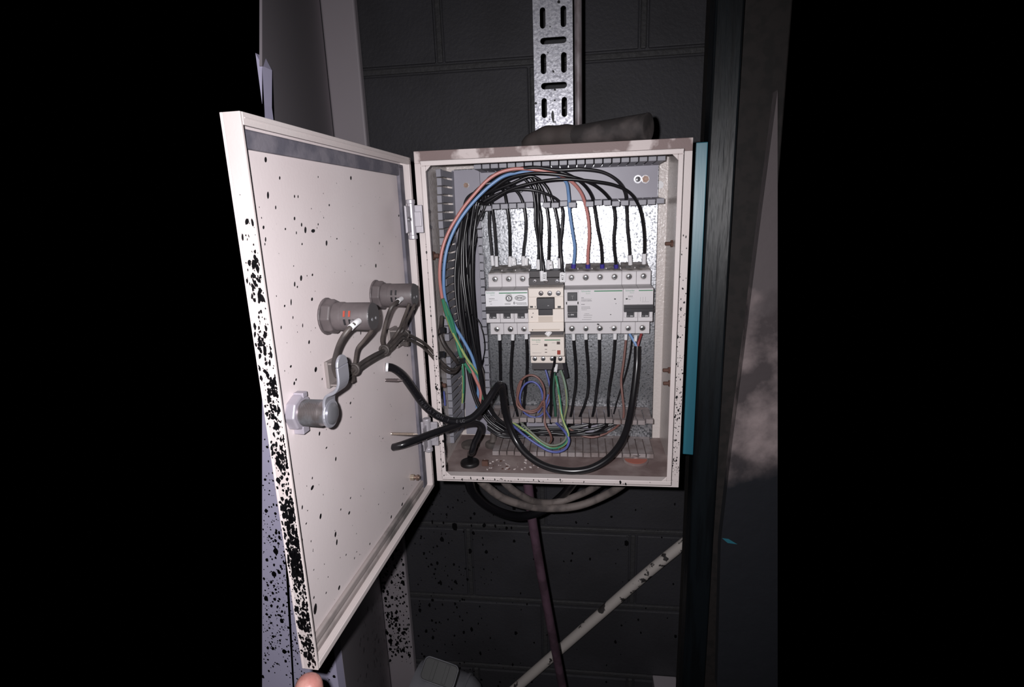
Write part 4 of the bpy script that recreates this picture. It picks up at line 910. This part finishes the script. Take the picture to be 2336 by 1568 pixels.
# debris
mb = MB()
for k in range(46):
    c = WZ(random.triangular(1095, 1290, 1115), random.uniform(1050, 1074), -.198); r = random.uniform(.0003, .0013)
    mb.obox(c + V((0, 0, r * .5)), V((r, random.uniform(-r, r), 0)), V((random.uniform(-r, r), r, 0)) * .7, V((0, 0, r * .5)), 0 if random.random() < .7 else 1)
o = single('debris', mb, [CREAM, RUST], 'pale crumbs and dirt scattered on the enclosure floor', 'debris'); o['kind'] = 'stuff'
mb = MB(); c = WZ(1107, 1062, -.1982); mb.obox(c + V((0, 0, .0035)), V((.0042, 0, 0)), V((0, .003, 0)), V((0, 0, .0035)))
single('rusty_chip', mb, RUST, 'small rusty brown chip beside the black grommet', 'debris', bevel=.0006)

# ================================================================ ITEMS ON THE DOOR
def on_door(s, z, t): return D(s, z, t)
IN = -DN
def pilot(label, px, py, L, r, slots):
    c = DP(px, py, PT); t = thing('pilot_light', label, 'pilot light', c, 'charcoal pilot lights on the door')
    mb = MB(); mb.lathe(c, IN, [(0, r * 1.28), (.008, r * 1.28), (.0095, r * 1.2)], 8); mb.lathe(c, IN, [(.0, r * 1.36), (.002, r * 1.36)], 24); obj('nut', mb, PILOT, t, bevel=.0008)
    mb = MB(); mb.lathe(c, IN, [(.009, r * 1.04), (.016, r * 1.04), (.0165, r), (L - .001, r), (L, r * .96)], 36, 0); obj('barrel', mb, PILOT, t, smooth=True)
    mb = MB(); mb.lathe(c + IN * L, IN, [(0, r * .97), (.0006, r * .95)], 36); e = obj('end_cap', mb, PILOTE, t)
    for q in (-1, 1):
        m2 = MB(); m2.lathe(c + IN * (L + .0005) + V((0, 0, -.002)) + DU * (.0035 * q), IN, [(0, .0016), (.0005, .0012)], 12); obj('contact', m2, ZINCD, e)
    up = V((0, 0, 1)); side = DU
    for j, (h, ang) in enumerate(((.021, .35), (.0255, .35), (.021, -.25), (.0255, -.25))):
        n_ = (side * math.cos(ang) + up * math.sin(ang)); tt = (side * -math.sin(ang) + up * math.cos(ang))
        m2 = MB(); m2.obox(c + IN * h + n_ * (r + .0001), IN * .0008, tt * .0024, n_ * .0003); obj('vent_slot', m2, slots if j < 2 else INK, t)
    n_ = side * math.cos(-.2) + up * math.sin(-.2)
    m2 = MB(); m2.lathe(c + IN * (L - .012) + n_ * (r - .0005), n_, [(0, .0022), (.002, .002)], 12); obj('terminal_screw', m2, ZINC, t)
    return c
LP = .0405
c1 = pilot('charcoal pilot light with red slots, nearer the free edge of the door', 745, 722, LP, .0113, mat('red_glow_plastic', srgb(150, 60, 45), .5))
c2 = pilot('charcoal pilot light with dark slots, nearer the hinges of the door', 857, 674, LP, .0113, INK)
# cam lock
c = DP(672, 941, PT); t = thing('cam_lock', 'metal cam lock with a bent latch arm, low on the free side of the door', 'lock', c)
r = .0098
mb = MB(); mb.lathe(c, IN, [(0, r * 1.36), (.0065, r * 1.36), (.0075, r * 1.28)], 8); mb.obox(c + IN * .004 + V((0, 0, -r * 1.3)), IN * .004, DU * .004, V((0, 0, .003))); mb.obox(c + IN * .004 + V((0, 0, r * 1.28)) - DU * .004, IN * .004, DU * .003, V((0, 0, .002)))
obj('nut', mb, mat('pale_zinc_nut', srgb(168, 162, 172), .4, metal=.35), t, bevel=.0008)
prof = [(.007, r * .95)]
h = .0085
while h < .0225: prof += [(h, r * .95), (h + .0004, r * 1.02), (h + .0008, r * .95)]; h += .0013
prof += [(.0235, r * .93), (.0275, r * .93)]
mb = MB(); mb.lathe(c, IN, prof, 28); obj('barrel', mb, ZINCD, t, smooth=True)
# latch arm: strip path
A0 = c + IN * .0275
def arm(mb, path, w_, th):
    n = len(path); ns = []
    for i in range(n):
        d_ = (path[min(i + 1, n - 1)] - path[max(i - 1, 0)]); ns.append(d_.cross(DU).normalized())
    if ns[0].dot(IN) < 0: ns = [-q for q in ns]
    vs = []
    for p, q in zip(path, ns): vs += [p - DU * w_, p + DU * w_, p + DU * w_ + q * th, p - DU * w_ + q * th]
    fs = [(0, 1, 2, 3), tuple(4 * (n - 1) + k for k in (3, 2, 1, 0))]
    for i in range(n - 1):
        for k in range(4): fs.append((4 * i + k, 4 * i + (k + 1) % 4, 4 * i + 4 + (k + 1) % 4, 4 * i + 4 + k))
    mb.add(vs, fs)
mb = MB()
path = resample([A0, A0 + V((0, 0, .011)), A0 + V((0, 0, .0160)) + IN * .0025, A0 + V((0, 0, .0195)) + IN * .0095, A0 + V((0, 0, .0245)) + IN * .0125, A0 + V((0, 0, .0365)) + IN * .0130], .0015)
arm(mb, path, .0078, .0022)
n_ = IN * .0022
mb.prism([A0 + IN * 0 + (DU * math.cos(a_) + V((0, 0, math.sin(a_)))) * .0105 for a_ in [2 * math.pi * k / 24 for k in range(24)]], n_)
e_ = path[-1]; mb.prism([e_ + (DU * math.cos(a_) + V((0, 0, math.sin(a_)))) * .0078 for a_ in [math.pi * k / 12 for k in range(13)]], n_)
obj('latch_arm', mb, mat('latch_steel', (.5, .5, .56, 1), .42, metal=.7), t, bevel=.0007, seg=2)
mb = MB(); mb.lathe(A0 + IN * .0022, IN, [(0, .0080), (.001, .0080), (.0018, .0070), (.0025, .0045), (.0028, .001)], 28); obj('screw', mb, mat('polished_steel', (.22, .22, .24, 1), .3, metal=.6), t, smooth=True)
# cable tie mounts
def tie_mount(label, px, py, s):
    c = DP(px, py, PT); t = thing('cable_tie_mount', label, 'cable tie mount', c, 'cable tie mounts stuck to the door')
    mb = MB(); mb.obox(c + IN * .0015, IN * .0015, DU * .0125 * s, V((0, 0, .0125 * s)));
    for q in (-1, 1):
        mb.obox(c + IN * .006 + V((0, 0, .010 * s * q)), IN * .0045, DU * .011 * s, V((0, 0, .0008)))
    mb.obox(c + IN * .0095, IN * .001, DU * .005, V((0, 0, .0105 * s)))
    mb.obox(c + IN * .006 - DU * .0115 * s, IN * .0045, DU * .0006, V((0, 0, .0105 * s)))
    obj('block', mb, mat('pale_dusty_nylon', srgb(122, 114, 112), .6), t, bevel=.0005); 
    mb = MB(); k_ = c + IN * .012
    pts = [k_ + DU * .0 + V((0, 0, .0055 * math.cos(a_))) + IN * (.0055 * math.sin(a_)) for a_ in [2 * math.pi * k / 12 for k in range(13)]]
    mb.tube(pts, .0012, 8); mb.obox(k_ + V((0, 0, -.0065)) + IN * .004, IN * .0028, DU * .0028, V((0, 0, .0024))); obj('tie', mb, WDUST, t, smooth=False)
tie_mount('square cable tie mount by the lock latch, its rim pale', 757, 848, .9)
tie_mount('dusty dark cable tie mount near the hinge side of the door, under the pilot light', 893, 770, .85)
# harness wires on the door
def DM(L): return [DP(x, y, PT - t_) for x, y, t_ in L]
gH = 'dusty wires strung across the door'
def hw(label, P, r, ends=()): return wire(label, P, r, WDUST, gH, ends=ends)
hw('dusty wire with a white sleeve from the near pilot light down to the tie mount', DM([(818, 733, .034), (806, 742, .034), (792, 756, .031), (778, 778, .026), (768, 805, .02), (762, 835, .016), (768, 858, .015)]), .0022, ends=[(0, .010, 1.15, WHITE, 'white_sleeve')])
hw('dusty wire from under the near pilot light down to the harness', DM([(853, 745, .040), (845, 758, .036), (830, 778, .028), (816, 795, .022), (811, 820, .018), (808, 842, .016)]), .0016)
hw('dusty wire with a white sleeve from the far pilot light, bowing left', DM([(916, 682, .033), (905, 690, .033), (893, 702, .03), (884, 725, .025), (876, 755, .02), (872, 778, .016), (878, 793, .015), (890, 796, .015)]), .0020, ends=[(0, .010, 1.15, WHITE, 'white_sleeve')])
hw('dusty wire from under the far pilot light, left strand of two', DM([(934, 692, .038), (928, 710, .034), (920, 730, .028), (912, 750, .02), (900, 768, .016), (885, 788, .015)]), .0016)
hw('dusty wire from under the far pilot light, right strand of two', DM([(946, 694, .042), (938, 712, .036), (928, 733, .028), (920, 752, .02), (905, 772, .015), (890, 790, .014)]), .0016)
mainh = DM([(778, 868, .014), (790, 858, .016), (808, 842, .016), (830, 825, .016), (855, 810, .016), (880, 797, .016), (900, 780, .018), (915, 764, .02)])
tail = DM([(930, 764, .02), (950, 773, .02)]) + WM([(975, 790, -.01), (995, 812, .0), (1010, 830, .008), (1026, 842, .014), (1040, 843, .02), (1050, 832, .03)])
hw('dusty harness strand crossing from the lock to the enclosure, upper', mainh + tail, .0019)
hw('dusty harness strand crossing from the lock to the enclosure, lower', [p + V((0, -.001, -.0036)) for p in mainh] + [p + V((-.002, -.002, -.0034)) for p in tail], .0019)
wire('dark wire pair slanting down inside the enclosure to the cable tie', WM([(1008, 722, .03), (1006, 745, .02), (1004, 762, .012), (1012, 785, .01), (1028, 808, .014), (1044, 828, .026)]), .0024, WDUST)
for px, py, Y, lab in ((1003, 812, -.002, 'small dark cable tie round the harness where it enters the enclosure'), (1049, 826, .03, 'black cable tie holding the harness to the wire bundle'), (1005, 757, .014, 'small dark cable tie at the left inner wall of the enclosure')):
    c = W(px, py, Y); mb = MB(); d_ = V((.6, .3, -.7)).normalized(); a_ = d_.orthogonal().normalized(); b_ = d_.cross(a_)
    mb.tube([c + (a_ * math.cos(q) + b_ * math.sin(q)) * .0052 for q in [2 * math.pi * k / 12 for k in range(13)]], .0012, 6); mb.obox(c + V((.004, -.004, .003)), V((.003, 0, 0)), V((0, .0025, 0)), V((0, 0, .003)))
    single('cable_tie', mb, WBLK, lab, 'cable tie')
for px, py, lab in ((880, 797, 'dusty cable tie knot on the door harness between the two mounts'), (812, 840, 'dusty cable tie knot on the door harness beside the lock'), (926, 762, 'dusty cable tie knot at the hinge-side mount')):
    c = DP(px, py, PT - .017); mb = MB(); mb.obox(c, IN * .003, DU * .003, V((0, 0, .0035))); mb.tube([c + (DN * math.cos(q) + V((0, 0, 1)) * math.sin(q)) * .0045 + DU * .004 for q in [2 * math.pi * k / 10 for k in range(11)]], .0013, 6)
    single('cable_tie', mb, WDUST, lab, 'cable tie', bevel=.0005)
# screws poking through the door
def pointed(label, px, py, px2, py2, r, m, cat='screw'):
    a_ = DP(px, py, PT); L = .03
    for k in range(60):
        L = .005 + k * .0008
        q = a_ + IN * L; v = q - CAM; X = 1168 + FPX * v.dot(RIGHT) / v.dot(FWD)
        if X >= px2: break
    prof = [(0, r)]; h = .001
    while h < L - .006: prof += [(h, r * .8), (h + .0007, r * 1.1), (h + .0012, r * .8)]; h += .0016
    prof += [(L - .005, r * .8), (L, .0002)]
    mb = MB(); mb.lathe(a_, IN + V((0, 0, .02)), prof, 12); single('screw', mb, m, label, cat, smooth=True)
pointed('dark pointed screw poking through the door, above the other', 880, 868, 918, 868, .0019, mat('dark_screw', (.16, .13, .13, 1), .5, metal=.6))
pointed('long shiny pointed screw poking through the door, below the first', 893, 990, 953, 987, .0017, mat('pale_brass_screw', (.5, .42, .36, 1), .35, metal=.8))
c = DP(937, 1089, PT); t = thing('bolt', 'small brass bolt and nut in the lower hinge corner of the door', 'bolt', c)
mb = MB(); mb.lathe(c, IN, [(0, .0038), (.0045, .0038)], 6); obj('nut', mb, mat('pale_brass', (.45, .38, .30, 1), .4, metal=.7), t, bevel=.0004)
mb = MB(); mb.lathe(c, IN, [(.004, .0024), (.011, .0022)], 12); mb.lathe(c, IN, [(.0075, .0036), (.0095, .0036)], 6); obj('shank', mb, BRASS, t)

# ================================================================ AROUND THE BOX
# dark pipe lying on top
p = [W(1308, 309, .075), W(1360, 303, .06), W(1420, 296, .045), W(1476, 290, .03)]
t = thing('pipe', 'dusty dark pipe end lying slanted on top of the enclosure', 'pipe', p[0])
mb = MB(); mb.tube(p, .0145, 24, rad=lambda u: .74 + .26 * u); obj('tube', mb, PIPED, t, smooth=True)
ax = (p[3] - p[2]).normalized(); mb = MB(); mb.lathe(p[3], ax, [(0, .0147), (.0018, .0149), (.0024, .013)], 28); obj('end_rim', mb, PIPED, t, smooth=True)
mb = MB(); q = [W(1200, 332, .10), W(1222, 318, .09), W(1260, 310, .085), W(1312, 309, .075)]; mb.tube(q, .0125, 20, rad=lambda u: .62 + .35 * min(1, u * 2.2) + .05 * math.sin(u * 17)); obj('tape_wrap', mb, mat('dusty_brown_tape', srgb(66, 58, 56), .8, col2=srgb(60, 54, 52), nscale=30, bump=.5, bscale=60, bdist=.002), t, smooth=True, label='lumpy brown tape wrap')
# cables below
cable('dusty grey cable hanging in the widest loop below the enclosure', WM([(1085, 1085, .09), (1110, 1110, .10), (1150, 1138, .12), (1205, 1155, .14), (1260, 1160, .16), (1320, 1154, .17), (1375, 1133, .17), (1420, 1106, .15), (1440, 1085, .14)]), .0062, GREYC, group='cables looping below the enclosure')
cable('dusty grey cable hanging in the inner loop below the enclosure', WM([(1135, 1080, .09), (1158, 1108, .10), (1188, 1130, .12), (1225, 1146, .15), (1270, 1146, .17), (1320, 1130, .17), (1365, 1106, .15), (1385, 1085, .14)]), .0055, GREYC, group='cables looping below the enclosure')
cable('black cable hanging lowest below the enclosure, glossy where it rises on the right', WM([(1068, 1090, .06), (1078, 1122, .08), (1105, 1150, .10), (1150, 1172, .13), (1195, 1178, .16), (1240, 1164, .18), (1275, 1138, .18), (1303, 1108, .16), (1318, 1085, .14)]), .0068, WBLK, group='cables looping below the enclosure')
c = W(1070, 1104, .04); mb = MB(); mb.lathe((c.x, .04, -.2005), (0, 0, -1), [(0, .012), (.008, .012), (.014, .009), (.02, .007)], 24); single('cable_gland', mb, RUB, 'black cable gland under the left end of the enclosure', 'cable gland', smooth=True)
cable('maroon hose hanging from behind the enclosure down to the bottom of the picture', WM([(1198, 1070, .17), (1206, 1120, .175), (1213, 1180, .18), (1229, 1280, .19), (1249, 1390, .20), (1268, 1490, .21), (1283, 1568, .22), (1292, 1620, .22)]), .0078, HOSE, name='hose', cat='hose')
mb = MB(); mb.tube(WM([(1600, 1208, .49), (1480, 1305, .49), (1360, 1410, .49), (1200, 1550, .49), (1120, 1620, .49)]), .0118, 16)
single('diagonal_pipe', mb, PIPEW, 'slanting pipe with chipped white paint on the wall below the enclosure', 'pipe', smooth=True)
mb = MB(); a_ = W(1492, 1562, .5); b_ = W(1545, 1600, .5); mb.box((a_.x, .49, b_.z), (b_.x, .528, a_.z)); single('bracket', mb, CABF, 'small pale bracket at the very bottom beside the column', 'bracket', bevel=.002)
# machine at the bottom left
mc = W(1010, 1600, .36)
t = thing('motor', 'grey rounded motor housing with a raised rectangular cover, at the bottom below the door', 'motor', mc)
axm = V((.97, -.12, -.15)).normalized()
p0 = W(945, 1585, .36)
pr_ = [(0, .072), (.10, .073), (.125, .069), (.142, .059), (.153, .042), (.159, .02), (.160, .001)]
mb = MB(); mb.lathe(p0, axm, pr_, 40); obj('body', mb, MOTOR, t, smooth=True)
mb = MB(); mb.lathe(p0, axm, [(.112, .074), (.115, .0745), (.118, .074)], 40); obj('rim', mb, MOTOR, t, smooth=True)
cc = W(1002, 1535, .27); en = ((CAM - cc).normalized() + V((-.12, 0, .12))).normalized()
e1 = (W(1042, 1551, .27) - W(962, 1522, .27)).normalized(); e1 = (e1 - en * e1.dot(en)).normalized(); e3 = en.cross(e1)
if e3.z < 0: e3 = -e3
def rr(hx_, hz_, r_, n=6):
    out = []
    for (sx, sz, a0) in ((1, 1, 0), (-1, 1, 1), (-1, -1, 2), (1, -1, 3)):
        for k in range(n + 1):
            a = (a0 + k / n) * math.pi / 2; out.append((sx * (hx_ - r_) + r_ * math.cos(a), sz * (hz_ - r_) + r_ * math.sin(a)))
    return out
mb = MB(); mb.prism([cc + e1 * x - en * .0 + e3 * z for x, z in rr(.036, .021, .009)], -en * .035); obj('terminal_cover', mb, MOTORD, t, bevel=.002)
mb = MB(); P_ = [cc + e1 * x + e3 * z + en * .0005 for x, z in rr(.036, .021, .009)]; mb.tube(P_ + [P_[0]], .0011, 8); obj('cover_rim', mb, MOTOR, t, smooth=True)
mb = MB()
for x in (-.012, .014): mb.obox(cc + e1 * x + en * .001, e1 * .004, e3 * .0175, en * .0015)
obj('cover_rib', mb, MOTORD, t, bevel=.0005)

# hand holding the door corner (fingertip visible at the bottom edge)
def hand():
    tip = D(DW + .004, DZB - .012, .004)
    tp = W(707, 1546, tip.y - .005)
    chains = []
    base = tp + V((-.01, -.03, -.075))          # root of the thumb, below the picture
    t = thing('person', 'person holding the bottom free corner of the door, one fingertip showing', 'person', base + V((0, 0, -.06)))
    vs = []; es = []; rs = []
    def add(p, r, par=None):
        vs.append(p); rs.append(r)
        if par is not None: es.append((par, len(vs) - 1))
        return len(vs) - 1
    wrist = add(base + V((-.03, -.03, -.06)), .026)
    fore = add(base + V((-.06, -.08, -.16)), .030, wrist)
    palm = add(base + V((-.02, .0, -.03)), .024, wrist)
    palm2 = add(base + V((-.025, .03, -.005)), .020, palm)
    t1_ = add(base + V((0, 0, 0)), .016, palm); t2_ = add(tp + V((-.004, -.010, -.036)), .0130, t1_); t3_ = add(tp + V((-.001, -.003, -.012)), .0119, t2_); t4_ = add(tp + V((0, 0, .0035)), .0100, t3_)
    for i in range(4):
        kx = i * .010
        k1 = add(base + V((-.03 - kx * .3, .035 + kx, -.012 - i * .010)), .0095, palm2)
        k2 = add(base + V((-.036, .052 + kx, -.012 - i * .012)), .0085, k1)
        k3 = add(base + V((-.030, .064 + kx * .9, -.014 - i * .013)), .008, k2)
        add(base + V((-.020, .070 + kx * .8, -.018 - i * .014)), .007, k3)
    me = bpy.data.meshes.new('hand'); O = ORG[t.name]; me.from_pydata([tuple(v - O) for v in vs], es, [])
    o = bpy.data.objects.new('hand', me); C.objects.link(o); o.parent = t; me.materials.append(SKIN)
    sk = o.modifiers.new('skin', 'SKIN')
    for v, r in zip(me.skin_vertices[0].data, rs): v.radius = (r, r)
    me.skin_vertices[0].data[0].use_root = True
    sb = o.modifiers.new('sub', 'SUBSURF'); sb.levels = 2; sb.render_levels = 2; sk.use_smooth_shade = True
    me.materials.append(SKIN)
hand()
